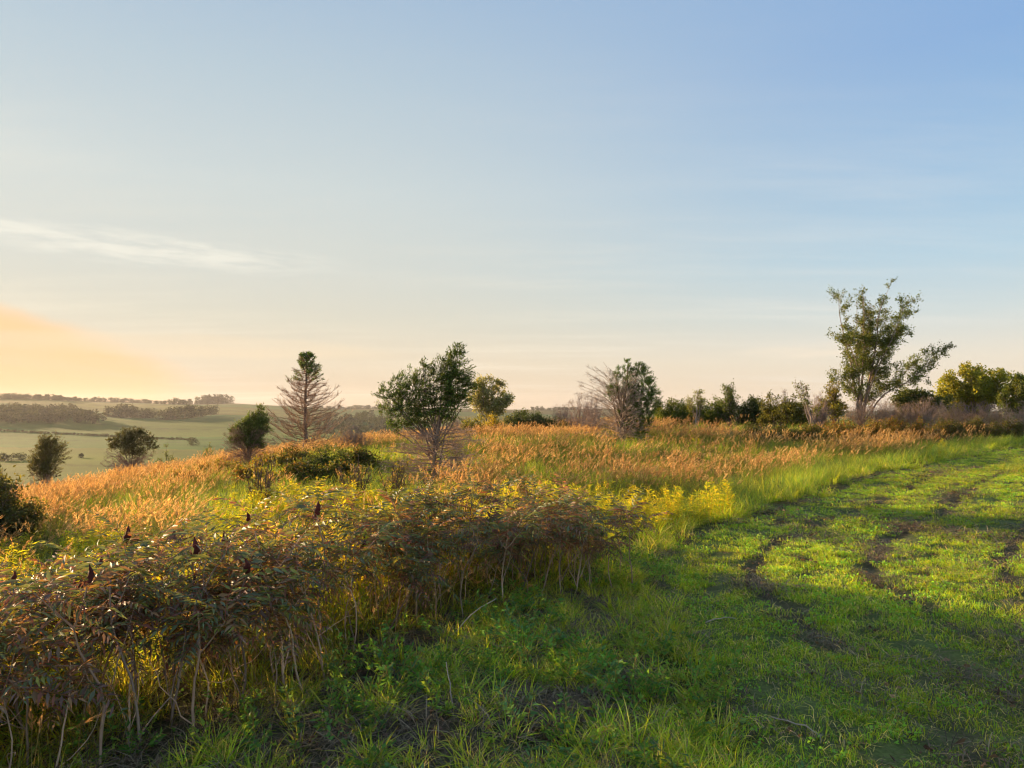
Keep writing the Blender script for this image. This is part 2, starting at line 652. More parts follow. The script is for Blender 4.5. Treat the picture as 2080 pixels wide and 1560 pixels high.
def sample(bands, mask, margin=2.5, slope=0.80, ymin=0.6, xmin=-1e9, xmax=1e9):
    """random ground points: bands of (y0, y1, density per m2, scale); mask(x, y) -> keep probability"""
    X, Y, S = [], [], []
    for y0, y1, den, s in bands:
        h = slope * y1 + margin
        n = int((y1 - y0) * 2 * h * den)
        x = rng.uniform(-h, h, n)
        y = rng.uniform(y0, y1, n)
        keep = (np.abs(x) < slope * y + margin) & (x > xmin) & (x < xmax) & (y > ymin)
        x, y = x[keep], y[keep]
        k = rng.random(len(x)) < mask(x, y)
        X.append(x[k])
        Y.append(y[k])
        S.append(np.full(k.sum(), s))
    return np.concatenate(X), np.concatenate(Y), np.concatenate(S)


# ------------------------------------------------------------------ ground
def build_ground():
    az = np.radians(np.concatenate([np.linspace(-180, -62, 30, endpoint=False), np.linspace(-62, -40, 45, endpoint=False),
                                    np.linspace(-40, 40, 300, endpoint=False), np.linspace(40, 62, 30, endpoint=False),
                                    np.linspace(62, 180, 30, endpoint=False)]))
    r = np.concatenate([[0.4], np.geomspace(0.8, 60, 230), np.geomspace(61, 2400, 170)])
    A, R = np.meshgrid(az, r)
    x, y = R * np.sin(A), R * np.cos(A)
    off = path_off(x, y).reshape(x.shape)
    mown = sstep(-0.1, 0.25, off) * (1 - sstep(PATH_W - 0.2, PATH_W + 0.2, off))
    rut = rut_mask(off, x, y) * mown
    z = gz(x, y) - 0.045 * rut * (R < 60)
    d = R
    C = np.zeros(x.shape + (3,))
    soil = np.array((0.075, 0.055, 0.035))
    thatch = np.array((0.13, 0.115, 0.05))
    green = np.array((0.06, 0.085, 0.022))
    n = vnoise(x, y, 1.3, 21)[..., None]
    m3 = mown[..., None]
    rough = soil * (1 - n) + green * n
    mownc = green * 1.7 * (1 - n * 0.6) + thatch * n * 0.6
    C[:] = rough * (1 - m3) + mownc * m3
    C = C * (1 - 0.9 * rut[..., None]) + np.array((0.085, 0.07, 0.045)) * 0.9 * rut[..., None]
    # meadow floor under the tall grass
    md = sstep(8, 16, d)[..., None] * (1 - m3)
    C = C * (1 - md) + np.array((0.11, 0.10, 0.03)) * md
    # valley fields
    fz = sstep(70, 130, d)[..., None]
    u = y * 0.96 + x * 0.28
    fld = np.zeros(x.shape + (3,))
    cols = np.array([(0.20, 0.25, 0.025), (0.09, 0.21, 0.025), (0.14, 0.22, 0.025), (0.07, 0.18, 0.03), (0.20, 0.21, 0.03), (0.11, 0.19, 0.035), (0.21, 0.18, 0.05)])
    bounds = [0, 330, 480, 640, 760, 1000, 1180, 5000]
    for i in range(7):
        mk = ((u >= bounds[i]) & (u < bounds[i + 1]))[..., None]
        fld = np.where(mk, cols[i], fld)
    strips = (0.72 + 0.3 * vnoise(u, x * 0.04, 0.05, 31) + 0.25 * (vnoise(u * 0.6 + x * 0.15, x * 0.08, 0.11, 33) - .5)) * 0.62  # crop-row variation plus darker bands: shadow streaks put into the field colour
    fld = fld * strips[..., None]
    fld = fld * np.where((np.abs(((u / 160.0) % 1.0) - 0.5) < 0.02), 0.75, 1.0)[..., None]
    C = C * (1 - fz) + fld * fz
    nr, na = x.shape
    v = np.stack([x, y, z], -1).reshape(-1, 3)
    i = np.arange(nr * na).reshape(nr, na)
    f = np.stack([i[:-1], np.roll(i, -1, 1)[:-1], np.roll(i, -1, 1)[1:], i[1:]], -1)[..., ::-1]
    mb = MB()
    mb.add(v, f.reshape(-1, 4), C.reshape(-1, 3))
    c0 = mb.n
    mb.add(np.array([[0, 0, float(gz(0, 0))]]), np.zeros((0, 3), int), C[0, 0])
    mb.addf(np.stack([i[0], np.full(na, c0), np.roll(i[0], -1)], -1)[..., ::-1][:, ::-1])
    o = mb.build('ground', ground_mat(), smooth=True)
    tag(o, kind='structure')


build_ground()

# ------------------------------------------------------------------ grass prototypes
GREENS = [(0.085, 0.145, 0.014), (0.12, 0.175, 0.014), (0.068, 0.125, 0.018), (0.15, 0.18, 0.016), (0.16, 0.165, 0.022)]
STRAW = [(0.34, 0.27, 0.14), (0.26, 0.21, 0.12), (0.22, 0.17, 0.10)]


def P_mown(k):
    mb = MB()
    n = 64
    r = 0.15 * np.sqrt(rng.random(n))
    a = rng.uniform(0, 6.28, n)
    B = np.stack([r * np.cos(a), r * np.sin(a), np.full(n, -0.01)], -1)
    c = pal(GREENS, n)
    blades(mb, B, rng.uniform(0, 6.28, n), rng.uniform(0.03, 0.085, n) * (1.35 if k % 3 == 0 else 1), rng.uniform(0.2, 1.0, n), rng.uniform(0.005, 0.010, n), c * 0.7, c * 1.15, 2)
    n = 6 + 12 * (k % 4 == 1)
    B = np.stack([rng.uniform(-.17, .17, n), rng.uniform(-.17, .17, n), rng.uniform(0, .025, n)], -1)
    c = pal(STRAW, n)
    blades(mb, B, rng.uniform(0, 6.28, n), rng.uniform(0.05, 0.12, n), 1.25, 0.005, c, c, 2)
    if k % 4 == 2:      # clover-like leaves
        n = 22
        p = np.stack([rng.uniform(-.12, .12, n), rng.uniform(-.12, .12, n), rng.uniform(.02, .05, n)], -1)
        leaves(mb, p, rng.normal(size=(n, 3)) * (1, 1, 0.35), 0.03, 0.022, pal([(0.07, 0.15, 0.03)], n))
    return mb.build('mown', M_GRASS, link=False)


def P_rough(k):
    mb = MB()
    n = 42
    r = 0.10 * np.sqrt(rng.random(n))
    a = rng.uniform(0, 6.28, n)
    B = np.stack([r * np.cos(a), r * np.sin(a), np.full(n, -0.01)], -1)
    c = pal(GREENS + ([(0.16, 0.17, 0.06)] if k % 2 else []), n)
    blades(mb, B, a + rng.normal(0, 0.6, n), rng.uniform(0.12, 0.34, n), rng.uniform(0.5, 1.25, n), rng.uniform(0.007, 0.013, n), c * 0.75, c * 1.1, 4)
    n = 12 if k % 3 else 34
    B = np.stack([rng.normal(0, .07, n), rng.normal(0, .07, n), np.zeros(n)], -1)
    c = pal(STRAW, n) * 0.9
    blades(mb, B, rng.uniform(0, 6.28, n), rng.uniform(0.08, 0.28, n), rng.uniform(0.5, 1.2, n), 0.0045, c, c, 3)
    return mb.build('rough', M_GRASS, link=False)


def P_weed(k):
    """small broad-leaved weeds: pinnate or toothed leaves on short stems"""
    mb = MB()
    ns = 3 + k % 3
    base = [(0.055, 0.12, 0.03), (0.07, 0.14, 0.03), (0.10, 0.15, 0.03), (0.05, 0.10, 0.045)][k % 4]
    for s in range(ns):
        h = rng.uniform(0.10, 0.24)
        a = rng.uniform(0, 6.28)
        L = limb([(0, 0, 0), (0.4 * h * math.cos(a), 0.4 * h * math.sin(a), h * .6), (0.8 * h * math.cos(a), .8 * h * math.sin(a), h)], 6, 0.1)
        tubes(mb, L[None], np.full((1, 6), 0.002), 3, (0.12, 0.10, 0.04))
        n = 15
        p, T, _ = points_on(L[None], n, 0.25, 1.0)
        side = np.where(np.arange(n) % 2, 1, -1)[:, None]
        S = norm(np.cross(T, (0, 0, 1.0)))
        D = T * 0.5 + S * side + rng.normal(size=(n, 3)) * 0.3
        leaves(mb, p, D, rng.uniform(0.028, 0.06, n), rng.uniform(0.010, 0.022, n), pal([base], n, 0.3) * 0.8)
    return mb.build('weed', M_WEED, link=False)


def P_plumegrass(k):
    """tall prairie grass with tawny seed heads, all leaning a little with the wind (+x)"""
    mb = MB()
    n = 10
    B = np.stack([rng.normal(0, .13, n), rng.normal(0, .13, n), np.zeros(n)], -1)
    H = rng.uniform(0.52, 1.12, n)
    lx, ly = rng.normal(0.12, 0.16, n), rng.normal(0, 0.13, n)
    t = np.linspace(0, 1, 5)
    P = np.stack([B[:, :1] + lx[:, None] * t ** 1.8, B[:, 1:2] + ly[:, None] * t ** 1.8, H[:, None] * t * np.ones((n, 1))], -1)
    straw = pal([(0.26, 0.21, 0.08), (0.20, 0.19, 0.06)], n)
    tubes(mb, P, np.linspace(0.0028, 0.0016, 5)[None] * np.ones((n, 1)), 3, straw)
    pl = pal([(0.48, 0.31, 0.14), (0.43, 0.26, 0.11), (0.52, 0.37, 0.19), (0.36, 0.21, 0.10)], n)
    m = 14
    p, T, kk = points_on(P, n * m, 0.76, 1.0)
    D = T + rng.normal(size=p.shape) * 0.16 + np.array((0.12, 0, 0))
    leaves(mb, p, D, rng.uniform(0.05, 0.10, n * m), rng.uniform(0.005, 0.009, n * m), pl[kk] * rng.uniform(.8, 1.2, (n * m, 1)))
    n = 30
    B = np.stack([rng.normal(0, .14, n), rng.normal(0, .14, n), np.zeros(n)], -1)
    c = pal([(0.17, 0.19, 0.04), (0.13, 0.17, 0.035), (0.24, 0.20, 0.07), (0.10, 0.15, 0.03)], n)
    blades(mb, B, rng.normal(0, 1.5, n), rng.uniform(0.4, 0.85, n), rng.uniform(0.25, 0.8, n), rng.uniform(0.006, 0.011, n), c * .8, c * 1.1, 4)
    return mb.build('plume_grass', M_PLUME, link=False)


def P_greengrass(k):
    mb = MB()
    n = 52
    B = np.stack([rng.normal(0, .12, n), rng.normal(0, .12, n), np.zeros(n)], -1)
    c = pal([(0.07, 0.115, 0.022), (0.10, 0.135, 0.026), (0.05, 0.09, 0.022), (0.14, 0.145, 0.035)], n)
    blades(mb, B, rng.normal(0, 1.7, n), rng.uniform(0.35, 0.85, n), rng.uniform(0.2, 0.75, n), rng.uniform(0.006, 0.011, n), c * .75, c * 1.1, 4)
    return mb.build('green_grass', M_GRASS, link=False)


def P_goldenrod(k):
    mb = MB()
    n = 6
    for s in range(n):
        h = rng.uniform(0.55, 0.9)
        b = rng.normal(0, 0.10, 2)
        L = limb([(b[0], b[1], 0), (b[0] + .02, b[1], h * .5), (b[0] + rng.normal(.05, .04), b[1] + rng.normal(0, .04), h)], 7, 0.05)
        tubes(mb, L[None], np.full((1, 7), 0.0025), 3, (0.17, 0.16, 0.05))
        m = 46
        p, T, _ = points_on(L[None], m, 0.15, 1.0)
        D = rng.normal(size=(m, 3)) * (1, 1, .25) + np.array((0, 0, 0.75))
        leaves(mb, p, D, rng.uniform(0.05, 0.10, m), rng.uniform(0.010, 0.018, m), pal([(0.12, 0.16, 0.022), (0.16, 0.18, 0.022), (0.09, 0.13, 0.022), (0.19, 0.18, 0.02)], m))
        if (s + k) % 5 == 0:
            m = 22
            p, T, _ = points_on(L[None], m, 0.82, 1.0)
            p = p + rng.normal(size=(m, 3)) * (0.02, 0.02, 0.015)
            leaves(mb, p, rng.normal(size=(m, 3)) + np.array((0.4, 0, 0.4)), 0.026, 0.012, pal([(0.30, 0.24, 0.02), (0.25, 0.23, 0.03)], m))
    return mb.build('goldenrod', M_GOLD, link=False)


def P_litter(k):
    mb = MB()
    n = 84
    B = np.stack([rng.uniform(-.2, .2, n), rng.uniform(-.2, .2, n), rng.uniform(0, .012, n)], -1)
    c = pal([(0.12, 0.098, 0.065), (0.085, 0.068, 0.05), (0.17, 0.14, 0.09), (0.055, 0.045, 0.034)], n, .3)
    blades(mb, B, rng.uniform(0, 6.28, n), rng.uniform(0.05, 0.18, n), rng.uniform(1.15, 1.5, n), rng.uniform(.003, .006, n), c, c, 3)
    n = 9
    p = np.stack([rng.uniform(-.2, .2, n), rng.uniform(-.2, .2, n), rng.uniform(.004, .02, n)], -1)
    leaves(mb, p, rng.normal(size=(n, 3)) * (1, 1, .2), rng.uniform(.025, .06, n), rng.uniform(.012, .025, n), pal([(0.12, 0.075, 0.045), (0.08, 0.05, 0.035), (0.17, 0.11, 0.06)], n, .3))
    return mb.build('litter', M_LITTER, link=False)


C_LITTER = proto_collection('proto_litter', [P_litter(k) for k in range(6)])
C_MOWN = proto_collection('proto_mown', [P_mown(k) for k in range(8)])
C_ROUGH = proto_collection('proto_rough', [P_rough(k) for k in range(7)])
C_WEED = proto_collection('proto_weed', [P_weed(k) for k in range(8)])
C_PLUME = proto_collection('proto_plume', [P_plumegrass(k) for k in range(14)])
C_GREEN = proto_collection('proto_green', [P_greengrass(k) for k in range(6)])
C_GOLD = proto_collection('proto_gold', [P_goldenrod(k) for k in range(6)])


# ------------------------------------------------------------------ where things grow
SUM_FRONT = np.array([(-4.2, 2.6), (-2.6, 2.9), (-2.05, 3.4), (-1.6, 3.9), (-1.22, 4.3), (-1.08, 5.2), (-0.7, 5.8), (-0.3, 6.15), (0.25, 6.6), (0.72, 6.85)])


def sumac_dist(x, y):
    """>0 inside the sumac thicket (distance behind its front line)"""
    fx = SUM_FRONT[:, 0]
    fy = np.interp(x, fx, SUM_FRONT[:, 1])
    v = y - fy
    return np.where((x > 0.95), -1.0, v)


def m_path(x, y):
    off = path_off(x, y)
    m = sstep(-0.15, 0.12, off) * (1 - sstep(PATH_W - .3, PATH_W + .2, off))
    r = rut_mask(off, x, y)
    dens = 0.50 + 0.50 * sstep(0.30, 0.58, vnoise(x, y, 1.5, 6) * 0.5 + vnoise(x, y, 4.2, 7) * 0.5)
    return m * dens * (1 - 0.96 * sstep(0.25, 0.62, r))


def meadow_zone(x, y):
    """1 where the tall unmown meadow stands"""
    off = path_off(x, y)
    sd = sumac_dist(x, y)
    side = np.where(off > 0, sstep(PATH_W, PATH_W + 0.6, off), np.where(y > 10.5, sstep(0.10, 0.38, -off + (vnoise(x, y, 0.7, 9) - .5) * 0.3), sstep(0.35, 1.2, -off + (vnoise(x, y, 0.7, 9) - .5) * 0.7)))
    front = np.where(x < 0.95, sstep(0.9, 1.5, sd), sstep(7.2, 9.0, y))
    isl = np.exp(-(((x - 13.7) / 0.8) ** 2 + ((y - 18.3) / 1.3) ** 2) ** 2)
    return np.maximum(side * front, isl) * (y > 0) * clear(x, y) * (1 - 0.93 * sstep(0, 3, y - 0.25 * x - 25 + (vnoise(x, y, .3, 40) - .5) * 3) * (x > 9))


def f_gold(x, y):
    """share of goldenrod"""
    n = vnoise(x, y, 0.45, 12)
    edge = np.interp(x, [-5, -3, 0, 2.2, 3.5, 5], [13.5, 12.5, 13.5, 13.0, 11.5, 8.0])
    side = np.maximum(sstep(-5.0, -3.2, x + (n - .5) * 2.0 + 0.10 * np.maximum(y - 9, 0)), sstep(10.0, 7.0, y + (n - .5) * 3))
    return side * sstep(1.6, -1.6, y - edge + (n - .5) * 3.0) * 0.95 + 0.05 * (n > 0.75)


def f_green(x, y):
    off = -path_off(x, y)
    n = vnoise(x, y, 0.22, 14)
    g = sstep(3.0, 0.9, off + (vnoise(x, y, 0.5, 15) - .5)) * (y > 6)
    return np.maximum(g, 0.75 * sstep(0.66, 0.82, n))


DUSK = [(0.055, 0.075, 0.022), (0.075, 0.085, 0.022), (0.11, 0.075, 0.028), (0.045, 0.06, 0.025)]
RUST = [(0.10, 0.10, 0.02), (0.14, 0.11, 0.022), (0.17, 0.085, 0.03), (0.07, 0.075, 0.022)]
CLUMP_TABLE = [
        (1530, 29, 46, 868, DUSK, 'dusky low sumac clump in tawny grass, nearest the cedar'),
        (1590, 29, 50, 864, DUSK, 'dusky low sumac clump second from the cedar'),
        (1650, 29, 50, 862, DUSK, 'dusky low sumac clump third from the cedar'),
        (1705, 31, 50, 853, RUST, 'rust tinged low sumac clump below the tall tree'),
        (1760, 32, 50, 850, RUST, 'rust tinged low sumac clump just right of the tall tree trunk'),
        (1815, 33, 50, 848, RUST, 'rust tinged sumac clump in the middle of the right bank'),
        (1870, 33, 50, 850, RUST, 'rust tinged sumac clump below the wide purplish brush'),
        (1925, 34, 50, 852, DUSK, 'dusky sumac clump on the right bank behind bright orange grass'),
        (1980, 34, 50, 852, DUSK, 'dusky sumac clump below the round yellow tree'),
        (2035, 34, 50, 853, DUSK, 'dusky sumac clump near the right edge above the path'),
        (2090, 34, 50, 853, DUSK, 'dusky sumac clump cut by the right edge of view'),
        (600, 21, 60, 915, DUSK, 'dark bramble clump in front of the dying pine'),
        (665, 20, 60, 908, [(0.045, 0.07, 0.022), (0.06, 0.085, 0.022), (0.035, 0.05, 0.02)], 'darkest bramble clump between the pine and the juniper'),
        (545, 21, 45, 925, RUST, 'rusty bramble clump in front of the small upright cedar'),
        (730, 21, 44, 912, DUSK, 'bramble clump touching the left of the juniper'),
        (450, 22, 55, 938, RUST, 'rusty red bramble patch on the slope left of the small cedar'),
        (520, 18, 46, 944, RUST, 'rusty leafy clump in front of the brambles, left of the bare shrubs'),
        (610, 17.5, 50, 938, DUSK, 'dusky leafy clump just behind the bare shrubs'),
        (690, 17.5, 46, 940, DUSK, 'dusky leafy clump between bare shrubs and juniper'),
        (385, 19, 46, 962, RUST, 'reddish bramble patch lowest on the orange slope')]
CLUMPS = [(W(q[0], q[1]), q[1], q[2] / FPX * q[1]) for q in CLUMP_TABLE + [(-10, 10.2, 140), (885, 17, 70), (1262, 29, 80), (96, 32.5, 50), (505, 24.5, 55), (267, 36.5, 60), (620, 32.5, 60), (1072, 37, 70)]]     # no tall grass grows there


def stature(x, y, tilt):
    if tilt > 0.1:
        return 1.0
    off = -path_off(x, y)
    low = 0.34 + 0.34 * sstep(0.8, 4.0, off)
    mid = np.interp(y, [6, 10, 16, 24, 40], [0.56, 0.56, 0.62, 0.68, 0.66])
    edge = np.where((y < 13) & (x > -2.5), np.minimum(mid, np.maximum(low, 0.55 * sstep(1.0, -2.5, x))), mid)
    sd = sumac_dist(x, y)
    tall = sstep(0.6, 1.2, sd) * sstep(4.6, 2.8, sd) * sstep(0.9, 0.2, x)
    edge = np.maximum(edge, 0.86 * tall)
    wall = np.exp(-((off - 0.5) / 0.7) ** 2) * (y > 10.5)
    edge = edge * (1 - wall) + 0.74 * wall
    return edge * (0.80 + 0.40 * vnoise(x, y, 0.6, 44))


def clear(x, y):
    k = np.ones(len(x))
    for cx, cy, r in CLUMPS:
        d = np.hypot((x - cx), (y - cy) / 1.2) / r
        k *= sstep(0.75, 1.05, d)
    return k


def place(name, xy, coll, label, cat, smin, smax, tilt=0.12, zs=None):
    x, y, s = xy
    n = len(x)
    k = s * rng.uniform(smin, smax, n)
    h = k if zs is None else k * zs
    hz = h / np.maximum(s, 1e-6) * (1 + 0.06 * (s - 1)) * stature(x, y, tilt)
    rot = np.stack([rng.normal(0, tilt, n), rng.normal(0, tilt, n), rng.uniform(0, 6.28, n) if tilt > 0.07 else rng.normal(0, 0.5, n)], -1)
    pts = np.stack([x, y, gz(x, y) - 0.005], -1)
    return scatter(name, pts, rot, np.stack([k, k, hz], -1), rng.integers(0, len(coll.objects), n), coll, label, cat)


# mown path
xy = sample([(0.8, 9, 92, 1.0), (9, 18, 42, 1.3), (18, 48, 16, 2.0)], m_path, margin=2.0)
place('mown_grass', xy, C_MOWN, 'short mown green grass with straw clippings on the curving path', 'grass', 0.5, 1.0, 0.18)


# rough verge between sumac and path
def m_verge(x, y):
    off = path_off(x, y)
    sd = sumac_dist(x, y)
    z = (1 - sstep(-0.1, 0.35, off + (vnoise(x, y, 1.4, 19) - .5) * .5)) * np.where(x < 0.95, sstep(0.35, -0.15, sd), sstep(9.3, 7.2, y))
    return z * (0.38 + 0.62 * sstep(0.34, 0.58, vnoise(x, y, 1.9, 17)))


xy = sample([(0.8, 10, 50, 1.0)], m_verge, margin=2.0, xmax=4.5)
place('rough_grass', xy, C_ROUGH, 'long tangled green grass between the sumac thicket and the mown path', 'grass', 0.42, 0.85, 0.25)
xy = sample([(0.8, 9, 42, 1.0)], lambda x, y: m_verge(x, y) * sstep(.25, .55, vnoise(x, y, 1.1, 23)), margin=2.0, xmax=4.5)
place('low_weeds', xy, C_WEED, 'low leafy weeds growing among the long grass in the foreground', 'weeds', 0.55, 1.1, 0.3)


# edge of the mown strip: lush taller tufts
def m_lush(x, y):
    off = path_off(x, y)
    return np.exp(-((off + 0.12) / 0.28) ** 2) * (y < 12) * sstep(.3, .5, vnoise(x, y, 1.2, 29))


xy = sample([(1.5, 12, 45, 1.0)], m_lush, xmin=-1, xmax=5)
place('verge_grass', xy, C_ROUGH, 'lush bright green grass along the edge of the mown path', 'grass', 0.45, 0.85, 0.2)


# under the sumac
def m_under(x, y):
    sd = sumac_dist(x, y)
    return sstep(-0.2, 0.2, sd) * sstep(2.4, 1.9, sd) * (x < 1.0)


xy = sample([(1.5, 10, 6, 1.0)], m_under, margin=3)
place('dry_stalks', xy, C_PLUME, 'dry brown grass stalks standing among the sumac stems', 'grass', 0.7, 1.0, 0.09)
xy = sample([(1.5, 10, 30, 1.0)], m_under, margin=3)
place('undergrowth_grass', xy, C_ROUGH, 'dim long grass growing under the sumac stems', 'grass', 0.4, 0.9, 0.25)
xy = sample([(1.5, 10, 5, 1.0)], m_under, margin=3)
place('undergrowth_weeds', xy, C_WEED, 'dim leafy weeds growing under the sumac stems', 'weeds', 0.6, 1.1, 0.2)

def m_litter(x, y):
    off = path_off(x, y)
    on = (off > -0.2) & (off < PATH_W)
    return np.where(on, 0.04 + 0.14 * sstep(6.5, 4.5, y) + 0.55 * rut_mask(off, x, y), 0.8 * ((m_verge(x, y) > 0.001) | (m_under(x, y) > 0)))


xy = sample([(0.8, 9, 34, 1.0), (9, 20, 14, 1.4)], m_litter, margin=2.0, xmin=-5)
place('dead_litter', xy, C_LITTER, 'brown straw clippings and dead leaves lying between the grass tufts', 'litter', 0.7, 1.4, 0.12)
xy = sample([(8, 20, 16, 1.0), (20, 50, 6, 1.5)], lambda x, y: np.exp(-((path_off(x, y) + 0.25) / 0.25) ** 2), margin=2.0)
place('edge_grass', xy, C_ROUGH, 'green uncut grass fringe where the meadow meets the mown path', 'grass', 0.8, 1.3, 0.2)

BANDS = [(1.2, 9, 12, 1.0), (9, 18, 11, 1.05), (18, 34, 5.8, 1.3), (34, 62, 2.2, 1.8), (62, 110, 0.8, 2.6)]


def beyond(x, y):     # meadow thins out down the slope into the fields
    d = np.hypot(x, y)
    return sstep(100, 75, d)


def f_tawny(x, y):
    """tawny grass holds the left slope, the right half and the back of the meadow"""
    a = np.degrees(np.arctan2(x, y)) + (vnoise(x, y, 0.35, 41) - .5) * 9
    left = sstep(6.5, 9.5, y) * sstep(0, -5, a - np.interp(y, [5, 9, 14, 20, 27], [-27, -23, -21, -19, -17]))
    right = sstep(-5, 0, a + 3.0) * sstep(11.5, 14.5, y)
    back = sstep(22, 26, y + (vnoise(x, y, 0.3, 42) - .5) * 4)
    patch = 0.34 + 0.62 * sstep(0.32, 0.60, 0.6 * vnoise(x, y, 0.5, 43) + 0.4 * vnoise(x, y, 1.6, 46))
    return np.maximum(np.maximum(left, right), np.maximum(back, 0.10)) * patch


xy = sample(BANDS, lambda x, y: meadow_zone(x, y) * (1 - 0.9 * f_gold(x, y)) * (1 - f_green(x, y)) * f_tawny(x, y) * beyond(x, y), margin=7)
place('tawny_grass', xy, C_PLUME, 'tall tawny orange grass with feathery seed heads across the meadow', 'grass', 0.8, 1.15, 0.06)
xy = sample(BANDS[:3], lambda x, y: meadow_zone(x, y) * f_gold(x, y) * 0.8, margin=7)
place('goldenrod', xy, C_GOLD, 'yellow green goldenrod in flower behind the sumac thicket', 'wildflowers', 0.7, 1.1, 0.09)
xy = sample(BANDS, lambda x, y: meadow_zone(x, y) * np.maximum(np.maximum(f_green(x, y), 0.42), 0.9 * (1 - f_tawny(x, y)) * (1 - f_gold(x, y))) * beyond(x, y), margin=7)
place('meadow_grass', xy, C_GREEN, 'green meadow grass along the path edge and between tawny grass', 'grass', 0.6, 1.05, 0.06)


# ------------------------------------------------------------------ generic plant
def plant(name, label, cat, loc, limbs, r0, r1, bark, sub=None, twig=None, leaf=None, group=None, leafmat=None, trunk_name='trunk', crown_name='crown', rz=0.0):
    """limbs: (N,M,3) local. sub/twig: dicts for sprout (+ r). leaf: list of dicts"""
    root = empty(name, loc, rz)
    tag(root, label, cat, group)
    limbs = np.asarray(limbs, float)
    N, M = limbs.shape[:2]
    mb = MB()
    r0 = np.broadcast_to(np.asarray(r0, float), (N,))[:, None]
    r1 = np.broadcast_to(np.asarray(r1, float), (N,))[:, None]
    s = np.linspace(0, 1, M)[None]
    tubes(mb, limbs, r0 * (1 - s) + r1 * s, 6, pal([bark], N, 0.12))
    mb.build(trunk_name, M_BARK, root, smooth=True)
    levels = [limbs]
    mb = MB()
    for lv in (sub, twig):
        if lv is None:
            continue
        lv = dict(lv)
        r = lv.pop('r')
        src = levels[lv.pop('src', -1)]
        cb = lv.pop('col', bark)
        Q = sprout(src, **lv)
        tubes(mb, Q, np.linspace(r, r * 0.4, Q.shape[1])[None] * np.ones((len(Q), 1)), 3, pal([cb], len(Q), 0.25))
        levels.append(Q)
    if mb.n:
        tag(mb.build('branches', M_BARK, root), kind='stuff')
    if leaf:
        mb = MB()
        for lf in leaf:
            Q = levels[lf.get('on', -1)]
            if 'keep' in lf:
                Q = Q[lf['keep'](Q[:, -1])]
            if len(Q) == 0:
                continue
            p, T, kk = points_on(Q, lf['n'], lf.get('t0', 0.2), 1.0)
            n = lf['n']
            tone = rng.uniform(0.75, 1.25, (len(Q), 1))
            p = p + rng.normal(size=(n, 3)) * lf.get('jit', 0.03)
            D = T * lf.get('along', 0.6) + rng.normal(size=(n, 3)) * lf.get('spread', 0.7) + np.asarray(lf.get('bias', (0, 0, 0)), float)
            L = rng.uniform(*lf['len'], n)
            leaves(mb, p, D, L, L * lf['asp'], pal(lf['cols'], n, 0.15) * tone[kk] * 0.72)
        if mb.n:
            tag(mb.build(crown_name, leafmat or M_LEAF, root), kind='stuff')
    return root


def at(px, Y, sink=0.03):
    x = W(px, Y)
    return (x, Y, float(gz(x, Y)) - sink)


def height(px, Y, top):
    x = W(px, Y)
    return ZC + (HOR - top) / FPX * Y - float(gz(x, Y))


def dome_limbs(n, w, dpt, H, M=7, low=0.15, base=0.25, lean=(0, 0)):
    out = []
    for i in range(n):
        a = rng.uniform(0, 6.28)
        e = math.asin(rng.uniform(low, 1.0))
        q = rng.uniform(0.62, 0.95)
        tip = np.array((w * math.cos(a) * math.cos(e) * q + lean[0], dpt * math.sin(a) * math.cos(e) * q + lean[1], H * (0.12 + 0.86 * math.sin(e) * (0.9 + 0.1 * q)) * q ** 0.4))
        b = np.array((w * base * math.cos(a) * rng.random(), dpt * base * math.sin(a) * rng.random(), 0))
        mid = b * 0.5 + tip * 0.5 + np.array((0, 0, 0.10 * H)) * (1 - e)
        out.append(limb([b, mid, tip], M, 0.10))
    return np.array(out)


def blob_limbs(blobs, fork, M=7):
    """limbs from the trunk up to each foliage blob (local x, y, z, r)"""
    out = []
    for b in blobs:
        b = np.asarray(b[:3], float)
        zf = max(0.0, min(fork[2], b[2] * 0.5)) * rng.uniform(0.7, 1.1)
        s = np.array((fork[0] * zf / max(fork[2], .01), fork[1] * zf / max(fork[2], .01), zf))
        mid = s * 0.55 + b * 0.45 + np.array((0, 0, -0.06 * abs(b[2] - zf)))
        out.append(limb([s, mid, b], M, 0.06))
    return np.array(out)


def bush(name, label, cat, px, Y, wpx, top, cols, lsize=0.09, nleaf=3000, bark=(0.10, 0.075, 0.055), n=24, group=None, bare=0, asp=0.5, mat=None, low=0.12):
    H = height(px, Y, top)
    w = wpx / FPX * Y
    L = dome_limbs(n, w, w * 0.8, H, low=low)
    leaf = None if nleaf == 0 else [dict(n=nleaf, len=(lsize * .6, lsize * 1.25), asp=asp, cols=cols, jit=lsize * 0.8, spread=0.8, t0=0.05),
                                    dict(n=nleaf // 3, on=1, len=(lsize * .6, lsize * 1.2), asp=asp, cols=cols, jit=lsize * 0.6, spread=0.8)]
    return plant(name, label, cat, at(px, Y), L, 0.012 + 0.006 * w, 0.0045, bark,
                 dict(per=7, L=(0.18 * w + .06, 0.38 * w + .08), t0=0.3, along=0.7, out=0.7, up=0.25, r=0.004 + 0.002 * w),
                 dict(per=5, L=(0.08 * w + .05, 0.17 * w + .06), t0=0.2, along=0.6, out=0.8, up=0.25, r=0.0025 + 0.0008 * w), leaf, group, mat,
                 trunk_name='stems', crown_name='foliage')


# ------------------------------------------------------------------ the three part-dead conifers in the meadow
DARKGREEN = [(0.036, 0.070, 0.015), (0.048, 0.086, 0.018), (0.028, 0.054, 0.015), (0.068, 0.10, 0.018)]


